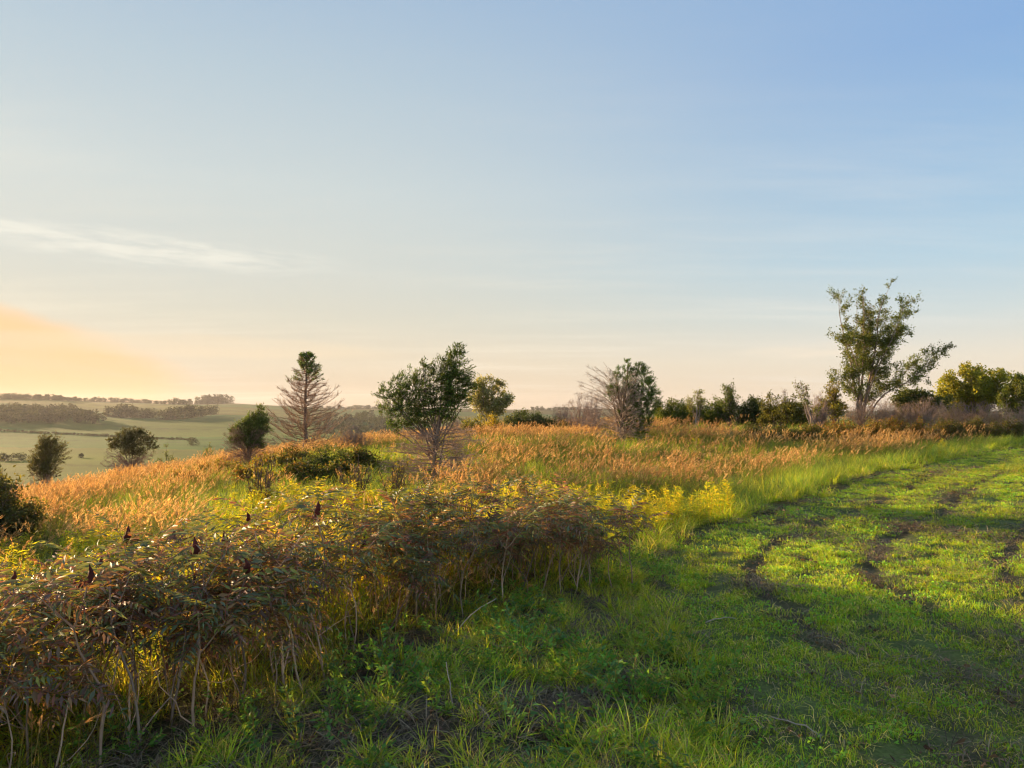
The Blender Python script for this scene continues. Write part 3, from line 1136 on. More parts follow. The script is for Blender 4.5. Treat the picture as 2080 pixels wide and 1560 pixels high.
def dead_pine():
    Y = 33.0
    H = height(620, Y, 706)
    root = empty('dying_pine', at(620, Y))
    tag(root, 'cone shaped pine with bare brown branches and a tuft of green at its top', 'tree')
    tr = limb([(0, 0, 0), (0.03, 0, H * .5), (0.06, 0, H * .97)], 12, 0.05)
    mb = MB()
    tubes(mb, tr[None], np.linspace(0.115, 0.025, 12)[None], 7, (0.13, 0.10, 0.08))
    mb.build('trunk', M_BARK, root, smooth=True)
    br = []
    for i in range(190):
        z = H * (0.06 + 0.88 * (i + rng.random()) / 190)
        q = z / H
        R = (2.35 * (1 - q) ** 0.95 + 0.04) * rng.choice([0.4, 0.7, 0.85, 0.95, 1.0, 1.1]) * (0.75 + 0.25 * min(1, q / 0.18))
        a = i * 2.4 + rng.normal(0, 0.3)
        d = np.array((math.cos(a), math.sin(a), 0))
        rise = R * rng.uniform(0.05, 0.6)
        p0 = np.array((0.06 * q, 0, z))
        br.append(limb([p0, p0 + d * R * .5 + (0, 0, rise * 0.25), p0 + d * R + (0, 0, rise)], 6, 0.05))
    br = np.array(br)
    mb = MB()
    tubes(mb, br, np.linspace(0.016, 0.004, 6)[None] * np.ones((190, 1)), 4, pal([(0.17, 0.115, 0.08), (0.20, 0.15, 0.11)], 190))
    tag(mb.build('branches', M_BARK, root), kind='stuff')
    tw = sprout(br, 24, (0.25, 0.55), 0.2, 1.0, along=1.0, out=0.45, up=0.22, M=4, sag=-0.15, taper=0.4)
    up = np.repeat(br[:, 0, 2] / H, 24)[:, None, None]
    tw = tw[:, :1] + (tw - tw[:, :1]) * np.clip(1.35 - 1.15 * up, 0.22, 1.0)
    mb = MB()
    tubes(mb, tw, np.linspace(0.006, 0.003, 4)[None] * np.ones((len(tw), 1)), 3, pal([(0.27, 0.18, 0.12), (0.20, 0.14, 0.10)], len(tw), 0.3))
    p, T, _ = points_on(tw, 5200, 0.1, 1.0)
    leaves(mb, p, T + rng.normal(size=p.shape) * .6, rng.uniform(.05, .10, len(p)), .014, pal([(0.22, 0.14, 0.09), (0.16, 0.11, 0.08)], len(p), .3))
    tag(mb.build('twigs', M_BARK, root), kind='stuff')
    mb = MB()
    tz = tw[:, -1, 2]
    live = np.repeat(rng.random(190) < 0.62, 24)
    k = np.nonzero((tz > H * 0.93) | (live & (tz > H * (0.70 + 0.10 * rng.random(len(tz))))))[0]
    p, T, _ = points_on(tw[k], 3600, 0.1, 1.0)
    leaves(mb, p + rng.normal(size=p.shape) * 0.03, T + rng.normal(size=p.shape) * 0.7, rng.uniform(.06, .12, len(p)), 0.028, pal(DARKGREEN, len(p), .3))
    tag(mb.build('crown', M_NEEDLE, root), kind='stuff')


def blob_conifer(name, label, px0, Y, basepx, blobs_px, dead, leafn, cols, trunk_r, wind=(0.15, 0, 0.25), grey=(0.17, 0.125, 0.10), low_blobs=(), spray=0.8, wood=(0.15, 0.12, 0.10), shrink=1.0):
    s = Y / FPX
    loc = at(px0, Y)
    zb = loc[2]
    root = empty(name, loc)
    tag(root, label, 'tree')
    B = []
    for (bx, by, br) in list(blobs_px) + list(low_blobs):
        z = ZC + (HOR - by) * s - zb
        B.append(((bx - px0) * s, rng.uniform(-0.7, 0.7) * max(br * s, 0.25), z, br * s * shrink))
    B = np.array(B)
    top = B[:, 2].max()
    nb = len(blobs_px)
    mb = MB()
    L = blob_limbs(B[:nb], (0.0, 0, 0.38 * top))
    tubes(mb, L, np.linspace(trunk_r * 0.42, 0.008, 7)[None] * np.ones((nb, 1)), 5, pal([wood], nb))
    hi = B[np.argmax(B[:, 2])]
    stems = [limb([(0, 0, 0), (0.0, 0, .3 * top), (hi[0] * .7, 0, top * .7), (hi[0], hi[1], top)], 10, .03),
             limb([(0.0, 0, 0.1), (-0.06 * top, .05, .28 * top), (-0.10 * top, .1, top * .6)], 10, .04),
             limb([(0.02, 0, 0.15), (0.06 * top, -.05, .3 * top), (0.10 * top, -.1, top * .55)], 10, .04)]
    tubes(mb, np.array(stems), np.linspace(1, .2, 10)[None] * np.array([[trunk_r], [trunk_r * .7], [trunk_r * .6]]), 7, wood)
    mb.build('trunk', M_BARK, root, smooth=True)
    # foliage sprays inside each blob
    mb = MB()
    tot = (B[:, 3] ** 2).sum()
    sp = []
    for b in B:
        m = max(6, int(260 * b[3] ** 2 / tot * 3))
        d = rand_dirs(m) * (rng.random((m, 1)) ** 0.45) * b[3] * 0.9
        q = b[:3] + d * (1, 0.9, 0.95)
        dr = norm(norm(d) * 0.8 + np.asarray(wind) + rng.normal(size=(m, 3)) * 0.25)
        ln = rng.uniform(0.35, 1.25, (m, 1)) * b[3] * spray + 0.05
        t = np.linspace(0, 1, 4)[None, :, None]
        seg = q[:, None] + dr[:, None] * (ln[:, None] * t)
        seg[..., 0] += 0.10 * ln * t[..., 0] ** 2
        sp.append(seg)
    sp = np.concatenate(sp)
    tubes(mb, sp, np.linspace(.006, .003, 4)[None] * np.ones((len(sp), 1)), 3, (0.10, 0.08, 0.05))
    tag(mb.build('branches', M_BARK, root), kind='stuff')
    mb = MB()
    tone = rng.uniform(0.7, 1.35, (len(sp), 1))
    p, T, k = points_on(sp, leafn, 0.0, 1.0)
    D = T * 1.1 + rng.normal(size=p.shape) * 0.55
    LL = rng.uniform(.045, .095, leafn) * (Y / 20.0) ** 0.4
    leaves(mb, p + rng.normal(size=p.shape) * 0.022, D, LL, LL * 0.24, pal(cols, leafn, .25) * tone[k])
    tag(mb.build('crown', M_NEEDLE, root), kind='stuff')
    # dead lower branches
    br = []
    for i in range(dead['n']):
        q = (i + rng.random()) / dead['n']
        z = top * (dead['z0'] + (dead['z1'] - dead['z0']) * q)
        a = i * 2.4 + rng.normal(0, .35)
        dx = np.array((math.cos(a), math.sin(a), 0))
        R = dead['R'] * (1 - dead['tap'] * q) * rng.uniform(.6, 1.1) * (1 + dead.get('skew', 0) * -dx[0])
        rise = R * (dead['rise0'] * (1 - q) + dead['rise1'] * q) + rng.normal(0, .06) * R
        p0 = np.array((0, 0, z))
        br.append(limb([p0, p0 + dx * R * .45 + (0, 0, rise * .6), p0 + dx * R + (0, 0, rise)], 7, 0.12))
    br = np.array(br)
    br[..., 2] = np.maximum(br[..., 2], 0.04)
    mb = MB()
    tubes(mb, br, np.linspace(0.013, 0.004, 7)[None] * np.ones((len(br), 1)), 4, pal([grey, np.array(grey) * 1.3], len(br), .2))
    t1 = sprout(br, dead['tw'], (0.22, 0.5), .2, 1.0, along=1.0, out=.6, up=.10, sag=0.1, jit=.08)
    t2 = sprout(t1, 3, (0.10, 0.26), .3, 1.0, along=.8, out=.7, up=.1, M=3, jit=.08)
    tubes(mb, t1, np.linspace(.0022, .0012, 4)[None] * np.ones((len(t1), 1)) * (1 + Y / 20), 3, pal([grey, np.array(grey) * 1.35], len(t1), .3))
    tubes(mb, t2, np.linspace(.0016, .001, 3)[None] * np.ones((len(t2), 1)) * (1 + Y / 20), 3, pal([grey, np.array(grey) * 1.4], len(t2), .3))
    o = mb.build('dead_branches', M_BARK, root)
    tag(o, 'bare grey dead lower branches', kind='stuff')
    return root


dead_pine()
blob_conifer('dying_juniper', 'wide juniper with dark green top over bare grey branches in mid meadow', 885, 17.4, 980,
             [(927, 712, 12), (922, 730, 18), (915, 755, 26), (925, 780, 28), (900, 790, 30), (880, 775, 22), (868, 752, 14), (858, 742, 9), (850, 790, 26),
              (835, 765, 13), (820, 795, 24), (803, 775, 12), (795, 805, 22), (775, 800, 12), (790, 835, 24), (825, 825, 28), (855, 825, 28), (890, 825, 30),
              (920, 815, 26), (945, 790, 16), (940, 815, 14), (815, 860, 22), (795, 868, 14), (850, 850, 20), (895, 848, 18), (905, 738, 12)],
             dict(n=95, z0=0.03, z1=0.40, R=1.55, tap=0.40, rise0=-0.02, rise1=0.12, tw=9), 25000,
             DARKGREEN, 0.055, wind=(0.5, 0, 0.5), shrink=0.86, spray=1.1, grey=(0.20, 0.15, 0.115), low_blobs=[(900, 972, 9), (872, 965, 6)])
blob_conifer('dying_cedar', 'dense cedar with green right side and bare grey branches on its left', 1262, 29.7, 915,
             [(1252, 752, 7), (1250, 768, 11), (1246, 790, 13), (1240, 806, 10), (1278, 737, 7), (1276, 752, 11), (1276, 772, 15), (1282, 795, 17), (1298, 748, 12),
              (1302, 765, 18), (1315, 785, 18), (1328, 800, 14), (1322, 820, 18), (1300, 812, 22), (1336, 818, 7), (1310, 838, 18), (1260, 800, 9), (1285, 825, 16), (1292, 850, 18), (1314, 858, 16), (1268, 838, 11), (1276, 868, 14), (1300, 880, 14)],
             dict(n=150, z0=0.03, z1=0.60, R=1.75, tap=0.25, rise0=0.05, rise1=0.85, tw=10, skew=0.30), 22000,
             [(0.04, 0.075, 0.018), (0.055, 0.095, 0.02), (0.03, 0.055, 0.018)], 0.07, wind=(0.1, 0, 0.9), grey=(0.19, 0.155, 0.125),
             spray=0.6, wood=(0.085, 0.065, 0.05), low_blobs=[(1225, 908, 11), (1290, 908, 14), (1262, 903, 12), (1330, 900, 10)])


# ------------------------------------------------------------------ tall leafy tree on the right
def big_tree():
    Y = 45.0
    s = Y / FPX
    px0 = 1745
    loc = at(px0, Y)

    def q(px, py, y=0.0):
        return ((px - px0) * s, y, ZC + (HOR - py) * s - loc[2])
    L = [
        [(0, 0, 0), q(1741, 800, .1), q(1733, 735, .3), q(1724, 678, .5), q(1714, 605, .6)],
        [(.1, 0, 0), q(1757, 800, -.1), q(1768, 757, -.2), q(1776, 693, -.3), q(1782, 640, -.3), q(1803, 590, -.4)],
        [(.2, .1, 0), q(1768, 790, .4), q(1802, 715, .7), q(1832, 665, .9), q(1856, 628, 1.0)],
        [(.3, 0, .4), q(1790, 800, -.5), q(1842, 768, -.8), q(1868, 732, -.9), q(1888, 716, -1.0)],
        [(0, 0, .6), q(1730, 800, -.4), q(1712, 775, -.6), q(1698, 765, -.7)],
        [(.1, .1, .8), q(1752, 760, .5), q(1755, 690, .9), q(1760, 610, 1.0)],
        [(.05, 0, .5), q(1738, 770, -.5), q(1722, 720, -.8), q(1703, 690, -1.0)],
        [(.15, 0, .5), q(1770, 760, -.6), q(1800, 690, -.9), q(1825, 620, -.9)],
        [(.1, 0, 1.2), q(1765, 740, .6), q(1790, 680, 1.2), q(1812, 640, 1.4)],
        [(0, 0, .8), q(1745, 730, -.6), q(1745, 660, -.9), q(1742, 600, -1.0)],
        [(.1, 0, .5), q(1775, 800, .8), q(1790, 785, 1.0), q(1800, 770, 1.2)],
        [(.1, 0, .9), q(1758, 740, .2), q(1768, 670, .2), q(1774, 615, .1)],
        [(.15, 0, .9), q(1782, 750, .2), q(1815, 700, .4), q(1842, 672, .5)],
        [(.25, 0, .6), q(1800, 790, .3), q(1850, 750, .4), q(1885, 742, .5)],
    ]
    limbs = np.array([limb(l, 10, 0.05) for l in L])
    plant('cottonwood_tree', 'tallest tree on the right with open airy crown and several upright stems', 'tree', loc, limbs,
          [.085, .095, .075, .055, .04, .055, .04, .05, .05, .045, .035, .05, .04, .03], 0.010, (0.16, 0.125, 0.10),
          dict(per=22, L=(0.6, 1.75), t0=0.34, along=0.65, out=0.85, up=0.30, wind=(0.12, 0, 0), r=0.012, taper=0.38),
          dict(per=9, L=(0.25, 0.75), t0=0.15, along=0.6, out=0.8, up=0.15, r=0.005),
          [dict(n=38000, len=(0.07, 0.13), asp=0.55, cols=[(0.085, 0.115, 0.026), (0.065, 0.095, 0.025), (0.115, 0.13, 0.03), (0.055, 0.085, 0.025)], jit=0.06, spread=0.8, t0=0.05, bias=(0.15, 0, -0.1))])


big_tree()


def blob_tree(name, label, px0, Y, blobs_px, cols, nleaf, lsize, bark=(0.13, 0.10, 0.08), group=None, per=6, asp=0.55):
    s = Y / FPX
    loc = at(px0, Y)
    B = np.array([((bx - px0) * s, rng.uniform(-0.9, 0.9) * br * s, ZC + (HOR - by) * s - loc[2], br * s) for bx, by, br in blobs_px])
    L = []
    for b in B:
        for k in range(3):
            e = b[:3] + rand_dirs(1)[0] * b[3] * 0.5
            st = np.array((rng.normal(0, .08), rng.normal(0, .08), 0))
            L.append(limb([st, st * .4 + np.array((e[0] * .45, e[1] * .45, e[2] * .5)), e], 8, .06))
    rr = B[:, 3].mean()
    rad = np.full(len(L), 0.012 + 0.018 * rr)
    rad[0] = 0.03 + 0.06 * rr
    return plant(name, label, 'tree', loc, np.array(L), rad, 0.006 + 0.004 * rr, bark,
                 dict(per=9, L=(rr * .6, rr * 1.15), t0=0.5, along=.5, out=.9, up=.25, r=.012, taper=.2),
                 dict(per=per, L=(rr * .25, rr * .55), t0=.2, along=.5, out=.85, up=.2, r=.006),
                 [dict(n=nleaf, len=(lsize * .65, lsize * 1.25), asp=asp, cols=cols, jit=lsize * .6, spread=.8, t0=.1)], group)


YEL = [(0.19, 0.20, 0.028), (0.15, 0.175, 0.028), (0.22, 0.215, 0.03), (0.12, 0.145, 0.026)]
MIDG = [(0.07, 0.10, 0.022), (0.055, 0.085, 0.022), (0.09, 0.115, 0.026)]
blob_tree('maple_tree', 'round yellow green tree rising behind the brush on the right', 1980, 62,
          [(1935, 780, 30), (1925, 800, 26), (1960, 765, 27), (1985, 765, 26), (2012, 775, 30), (2030, 795, 26), (1970, 800, 38), (2005, 810, 38), (1945, 820, 30), (1985, 840, 36)],
          YEL, 22000, 0.22)
blob_tree('scrub_tree', 'darker green tree at the right edge beside the round yellow tree', 2075, 58,
          [(2060, 790, 22), (2050, 812, 22), (2085, 790, 30), (2065, 775, 10), (2110, 800, 30), (2075, 830, 30)], MIDG, 11000, 0.18)
blob_tree('willow_tree', 'pale grey green small tree behind the wide juniper', 990, 44,
          [(975, 775, 18), (995, 770, 18), (1015, 785, 18), (960, 800, 18), (985, 800, 22), (1020, 810, 18), (1032, 805, 10), (1000, 825, 20), (965, 775, 10)],
          [(0.15, 0.16, 0.075), (0.11, 0.13, 0.055), (0.19, 0.19, 0.10)], 7500, 0.13, bark=(0.18, 0.15, 0.13))
blob_tree('scrub_tree', 'dark domed scrub tree between the tall tree and the round yellow tree', 1860, 54,
          [(1825, 812, 18), (1850, 806, 18), (1880, 808, 20), (1905, 818, 20), (1840, 826, 24), (1880, 830, 26)],
          [(0.06, 0.08, 0.022), (0.045, 0.065, 0.02), (0.08, 0.085, 0.022)], 12000, 0.16)

# row of scrub on the skyline, centre right
ROW = 'scrub trees along the skyline behind the meadow'
blob_tree('sapling', 'thin pale green sapling with a bare trunk standing above the skyline scrub', 1415, 46, [(1418, 795, 13), (1405, 812, 12), (1428, 812, 11), (1415, 830, 13)],
          [(0.12, 0.14, 0.04), (0.09, 0.115, 0.035)], 1500, 0.10, bark=(0.22, 0.18, 0.15), group=ROW)
blob_tree('sapling', 'upright narrow green sapling rising highest in the skyline scrub', 1482, 48, [(1480, 785, 9), (1482, 800, 14), (1490, 815, 18), (1470, 825, 18), (1495, 835, 18), (1475, 845, 18)],
          [(0.075, 0.105, 0.03), (0.06, 0.09, 0.028)], 3200, 0.12, group=ROW)
blob_tree('sapling', 'spindly bent sapling with a flat tuft of leaves left of the tall tree', 1648, 40, [(1625, 779, 8), (1616, 776, 5), (1634, 782, 5), (1660, 820, 10)],
          [(0.10, 0.12, 0.03)], 420, 0.11, bark=(0.2, 0.165, 0.14), group=ROW)
blob_tree('scrub_tree', 'yellow green leafy young tree against the left of the tall tree', 1695, 46, [(1690, 790, 16), (1700, 775, 13), (1685, 810, 18), (1705, 805, 18), (1690, 830, 20), (1675, 820, 12), (1715, 830, 16)],
          [(0.12, 0.125, 0.025), (0.09, 0.105, 0.025), (0.15, 0.135, 0.03)], 3600, 0.12, group=ROW)
for (px, Y, w, top, lab, cols) in [
        (1362, 48, 46, 806, 'low green skyline bush just right of the cedar', MIDG),
        (1395, 50, 42, 816, 'small dull green skyline bush under the thin sapling', MIDG),
        (1445, 49, 46, 808, 'rounded green skyline bush left of the narrow sapling', MIDG),
        (1528, 48, 42, 800, 'grey green skyline bush right of the narrow sapling', [(0.06, 0.085, 0.035), (0.075, 0.10, 0.04)]),
        (1585, 45, 56, 792, 'dark rounded skyline bush with yellowish top and bare twigs', [(0.075, 0.09, 0.022), (0.05, 0.06, 0.022), (0.11, 0.11, 0.025)]),
        (1640, 48, 42, 818, 'dull low bush below the spindly sapling', [(0.06, 0.075, 0.025)])]:
    bush('scrub_bush', lab, 'bush', px, Y, w, top, cols, 0.12, 6500, group=ROW, n=34, low=0.05)
bush('dark_shrub', 'broad dark green rounded shrub behind the juniper, right side', 'bush', 1072, 38, 66, 836, [(0.038, 0.058, 0.026), (0.03, 0.048, 0.024)], 0.075, 9000, n=44)
bush('yellow_shrub', 'bright yellow green shrub behind the dark rounded shrub', 'bush', 1050, 42, 34, 828, [(0.19, 0.18, 0.025), (0.14, 0.15, 0.025)], 0.10, 2400)
bush('yellow_shrub', 'yellow leaved shrub beneath the pale grey green tree', 'bush', 1000, 41, 26, 838, [(0.24, 0.19, 0.022), (0.17, 0.155, 0.025)], 0.10, 1800)
bush('yellow_shrub', 'olive green shrub tucked under the right side of the juniper', 'bush', 965, 36, 34, 842, [(0.13, 0.13, 0.03), (0.10, 0.11, 0.03)], 0.09, 2200)
bush('yellow_shrub', 'olive shrub between the dark rounded shrub and the cedar', 'bush', 1148, 40, 34, 846, [(0.12, 0.12, 0.03), (0.085, 0.095, 0.03)], 0.09, 2200)

# leafless grey brush
GREY = (0.20, 0.155, 0.13)
k = 0
for (px, Y, w, top, lab) in [
        (1178, 38, 44, 790, 'bare grey brush just left of the cedar'), (1140, 42, 30, 815, 'thin bare grey brush right of the dark rounded shrub'),
        (1205, 36, 36, 800, 'bare grey brush tangled into the left of the cedar'),
        (930, 40, 46, 842, 'bare grey brush behind the juniper trunk'), (720, 30, 46, 862, 'bare pinkish brush between the pine and the juniper'),
        (1590, 46, 26, 782, 'bare pale twigs standing above the dark skyline bush'), (1660, 42, 34, 785, 'bare pale shrub beside the spindly sapling'),
        (1765, 40, 60, 806, 'bare grey brush at the foot of the tall tree'), (1815, 42, 56, 806, 'bare grey brush right of the tall tree foot'),
        (1870, 41, 62, 806, 'wide bare purplish brush below the dark domed tree'), (1925, 42, 62, 808, 'wide bare purplish brush left of the round yellow tree'),
        (1980, 41, 62, 812, 'wide bare purplish brush below the round yellow tree'), (2035, 40, 62, 814, 'wide bare purplish brush near the right edge'),
        (2090, 40, 62, 814, 'bare purplish brush cut by the right edge')]:
    bush('bare_brush', lab, 'brush', px, Y, w, top, [(0.12, 0.09, 0.05)], 0.06, 900 if px > 1700 else 60, bark=GREY, n=54, group='leafless brush around the meadow', low=0.3)

# leafy sumac and bramble patches in the meadow
for (px, Y, w, top, cols, lab) in CLUMP_TABLE:
    bush('bramble_clump', lab, 'bush', px, Y, w, top, cols, 0.075, 3400, n=30, group='leafy clumps in the meadow', asp=0.45, low=0.05)

# small cedars on the left slope
CED = [(0.045, 0.048, 0.020), (0.055, 0.058, 0.022), (0.036, 0.036, 0.018)]
blob_conifer('small_cedar', 'small upright cedar with ragged green top left of the pine', 505, 25, 0,
             [(528, 832, 6), (527, 845, 9), (512, 852, 10), (535, 858, 10), (500, 862, 10), (518, 868, 16), (488, 874, 10), (500, 884, 16), (524, 886, 14), (540, 872, 8), (474, 880, 7), (510, 900, 16), (486, 898, 12), (530, 904, 10), (470, 896, 6)],
             dict(n=80, z0=0.02, z1=0.45, R=1.0, tap=0.2, rise0=0.2, rise1=0.8, tw=8), 11000, [(0.045, 0.068, 0.018), (0.034, 0.054, 0.017), (0.06, 0.082, 0.02)], 0.03,
             wind=(0.15, 0, 0.9), grey=(0.18, 0.12, 0.09), spray=1.25, shrink=0.8)
blob_conifer('small_cedar', 'dark egg shaped cedar alone on the far left slope', 94, 33, 0,
             [(108, 898, 12), (96, 900, 12), (116, 910, 12), (84, 912, 12), (100, 915, 20), (112, 930, 16), (82, 930, 15), (95, 938, 20), (74, 944, 12), (110, 948, 14), (86, 952, 16), (72, 960, 12), (104, 964, 14), (88, 968, 14)],
             dict(n=30, z0=0.05, z1=0.4, R=0.7, tap=0.2, rise0=0.3, rise1=0.7, tw=7), 12000, CED, 0.03, wind=(0.1, 0, 0.7), grey=(0.16, 0.11, 0.09), spray=1.15, shrink=0.85)
blob_conifer('small_cedar', 'broad domed cedar on the crest of the orange slope', 267, 36, 0,
             [(276, 880, 9), (262, 882, 9), (290, 884, 9), (244, 888, 9), (302, 894, 9), (230, 894, 7), (270, 895, 16), (250, 900, 14), (292, 902, 14), (236, 906, 10), (270, 910, 18), (306, 908, 9), (228, 908, 9), (255, 922, 12), (285, 922, 12)],
             dict(n=90, z0=0.02, z1=0.35, R=1.25, tap=0.2, rise0=0.35, rise1=0.8, tw=8), 10000, CED, 0.03, wind=(0.05, 0, 0.8), grey=(0.18, 0.125, 0.10), spray=1.3, shrink=0.75)
bush('dark_bush', 'large dark bush cut off by the left edge of the meadow', 'bush', -16, 10.5, 105, 940, [(0.075, 0.08, 0.03), (0.09, 0.092, 0.034), (0.06, 0.066, 0.03)], 0.06, 9000, n=50)
bush('small_shrub', 'tiny green shrub on the crest right of the broad domed cedar', 'bush', 425, 45, 12, 889, MIDG, 0.07, 700, n=14)
bush('small_shrub', 'low dull shrub on the crest between domed cedar and tiny shrub', 'bush', 340, 46, 26, 900, MIDG, 0.07, 1200, n=18)
for (px, Y, w, top, lab) in [(533, 12.2, 52, 905, 'bare forked shrub standing in goldenrod, leftmost'), (718, 13.0, 58, 910, 'bare spreading shrub in the grass below the bramble clumps'),
                             (800, 13.0, 52, 922, 'bare twiggy shrub in front of the juniper')]:
    bush('bare_shrub', lab, 'shrub', px, Y, w, top, [(0.11, 0.10, 0.03)], 0.05, 260, bark=(0.075, 0.055, 0.045), n=13, group='bare shrubs in the meadow', low=0.5)


# ------------------------------------------------------------------ sumac thicket in the foreground
def sumac_leaf_mesh(k):
    """compound leaf along +x: a drooping rachis with paired leaflets"""
    mb = MB()
    npair = int(rng.integers(6, 9))
    Lr = rng.uniform(0.24, 0.36)
    t = np.linspace(0, 1, 7)
    droop = rng.uniform(0.25, 0.7)
    R = np.stack([Lr * t * (1 - .12 * t), 0.03 * np.sin(t * 2 + k) * t, Lr * (0.10 * t - droop * t ** 2.2)], -1)
    kind = k % 6
    green = [(0.060, 0.078, 0.036), (0.072, 0.086, 0.036), (0.060, 0.074, 0.044)]
    rust = [(0.12, 0.075, 0.042), (0.10, 0.07, 0.046), (0.16, 0.09, 0.042)]
    red = [(0.085, 0.052, 0.042), (0.10, 0.062, 0.048), (0.075, 0.056, 0.044), (0.12, 0.05, 0.036)]
    olive = [(0.12, 0.125, 0.03), (0.09, 0.10, 0.03)]
    P = [green, green, green + olive, olive + rust, rust + red, red + green][kind]
    tubes(mb, R[None], np.linspace(.0022, .001, 7)[None], 3, (0.16, 0.06, 0.035))
    pp, dd, ll = [], [], []
    for i in range(npair):
        s = 0.22 + 0.76 * i / (npair - 1)
        j = min(int(s * 6), 5)
        p = R[j] + (R[j + 1] - R[j]) * (s * 6 - j)
        T = norm(R[j + 1] - R[j])
        for sd in (-1, 1):
            pp.append(p)
            dd.append(T * 0.45 + np.array((0, sd * 0.95, -0.35 * rng.random() - .05)))
            ll.append(0.075 * (0.75 + 0.5 * math.sin(math.pi * min(s, .98) ** .8)) * rng.uniform(.8, 1.15))
    pp.append(R[-1])
    dd.append(norm(R[-1] - R[-2]))
    ll.append(0.06)
    pp, dd, ll = np.array(pp), norm(np.array(dd) + rng.normal(size=(len(pp), 3)) * .15), np.array(ll)
    n = len(pp)
    # leaflets lie roughly flat, folded along the midrib
    S = norm(np.cross(dd, (0, 0, 1.0)) + rng.normal(size=(n, 3)) * .25)
    U = np.cross(S, dd)
    l = ll[:, None]
    w = l * 0.24
    m = pp + dd * l * .4
    v = np.stack([pp, m + S * w * .5 + U * l * .06, pp + dd * l - (0, 0, 0.008), m - S * w * .5 + U * l * .06, m], 1)
    b = np.arange(n)[:, None] * 5
    f = np.concatenate([b + np.array([[0, 4, 1]]), b + np.array([[4, 2, 1]]), b + np.array([[0, 3, 4]]), b + np.array([[4, 3, 2]])], 0)
    mb.add(v, f, np.repeat(pal(P, n, .25), 5, 0))
    me = mb.mesh('leaf')
    me.materials.append(M_SUMAC)
    return me


def seed_head_mesh(k):
    mb = MB()
    nr, ns = 9, 8
    H, R = rng.uniform(.10, .15), rng.uniform(.018, .026)
    v = []
    for i in range(nr):
        s = i / (nr - 1)
        r = R * (math.sin(math.pi * (0.12 + 0.86 * s)) ** .7) * (1.15 - .75 * s) + .001
        for j in range(ns):
            a = j * 6.283 / ns + (i % 2) * .4
            q = r * rng.uniform(.6, 1.4)
            v.append((q * math.cos(a) + .012 * math.sin(s * 3), q * math.sin(a), H * s))
    i = np.arange(nr * ns).reshape(nr, ns)
    f = np.stack([i[:-1], np.roll(i, -1, 1)[:-1], np.roll(i, -1, 1)[1:], i[1:]], -1).reshape(-1, 4)
    mb.add(np.array(v), f, pal([(0.055, 0.016, 0.014), (0.08, 0.022, 0.018)], len(v), .3))
    me = mb.mesh('seed_head')
    me.materials.append(M_BARK)
    return me


SL = [sumac_leaf_mesh(k) for k in range(24)]
SH = [seed_head_mesh(k) for k in range(4)]
SUM_G = 'sumac shrubs in the foreground thicket'


def sumac_shrub(x, y, H, redness, head, label, ln):
    root = empty('sumac_shrub', (x, y, float(gz(x, y)) - .01))
    tag(root, label, 'shrub', SUM_G)
    mb = MB()
    top = np.array((ln[0], ln[1], H))
    st = limb([(0, 0, 0), (ln[0] * .25 + rng.normal(0, .022), ln[1] * .25 + rng.normal(0, .02), H * .38), (ln[0] * .7 + rng.normal(0, .03), ln[1] * .7, H * .72), top], 10, .045)
    r0 = rng.uniform(.0045, .0085)
    bark = pal([(0.27, 0.19, 0.14), (0.22, 0.17, 0.13), (0.32, 0.24, 0.18), (0.14, 0.11, 0.09)], 1, .15)
    tubes(mb, st[None], np.linspace(r0, r0 * .45, 10)[None], 6, bark)
    tips = [st[6:]]
    for b in range(int(rng.integers(1, 4))):
        j = int(rng.integers(5, 8))
        a = rng.uniform(0, 6.28)
        bl = H * rng.uniform(.22, .42)
        e = st[j] + np.array((math.cos(a) * bl * .65, math.sin(a) * bl * .65, min(bl * .8, H * 1.02 - st[j][2])))
        br = limb([st[j], st[j] * .5 + e * .5 + (0, 0, -.01), e], 6, .06)
        tubes(mb, br[None], np.linspace(r0 * .55, r0 * .35, 6)[None], 5, bark)
        tips.append(br[3:])
    for b in range(int(rng.integers(0, 3))):        # dead side shoots
        a = rng.uniform(0, 6.28)
        e = st[2] + np.array((math.cos(a) * .22, math.sin(a) * .22, H * rng.uniform(.25, .6)))
        j = int(rng.integers(1, 4))
        br = limb([st[j], st[j] * .5 + e * .5 + rng.normal(0, .03, 3), e], 6, .1)
        tubes(mb, br[None], np.linspace(r0 * .5, r0 * .2, 6)[None], 4, bark * 1.1)
    mb.build('stem', M_BARK, root, smooth=True)
    for tp in tips:
        nl = int(rng.integers(7, 11))
        a0 = rng.uniform(0, 6.28)
        for i in range(nl):
            f = 1 - (i / nl) * .95
            q = f * (len(tp) - 1)
            j = min(int(q), len(tp) - 2)
            p = tp[j] + (tp[j + 1] - tp[j]) * (q - j)
            g = rng.random()
            low = 1 - f
            kind = 0
            if g < redness * (0.50 + .85 * low):
                kind = int(rng.integers(3, 6))
            else:
                kind = int(rng.integers(0, 3))
            me = SL[kind + 6 * int(rng.integers(0, 4))]
            o = bpy.data.objects.new('leaf', me)
            COL.objects.link(o)
            o.parent = root
            o.location = p
            pit = -math.radians(rng.uniform(15, 75) * f - 15 * low)
            o.rotation_euler = (rng.normal(0, .25), pit, a0 + i * 2.4 + rng.normal(0, .3))
            s = rng.uniform(.65, 1.05) * (1.0 - .15 * low)
            o.scale = (s, s, s)
    if head:
        o = bpy.data.objects.new('seed_head', SH[int(rng.integers(0, 4))])
        COL.objects.link(o)
        o.parent = root
        o.location = top + np.array((0, 0, .015))
        o.rotation_euler = (rng.normal(0, .12), rng.normal(.05, .12), 0)
        s = rng.uniform(.6, .95)
        o.scale = (s, s, s)
        o['label'] = 'dark maroon cone of seeds'
    return root


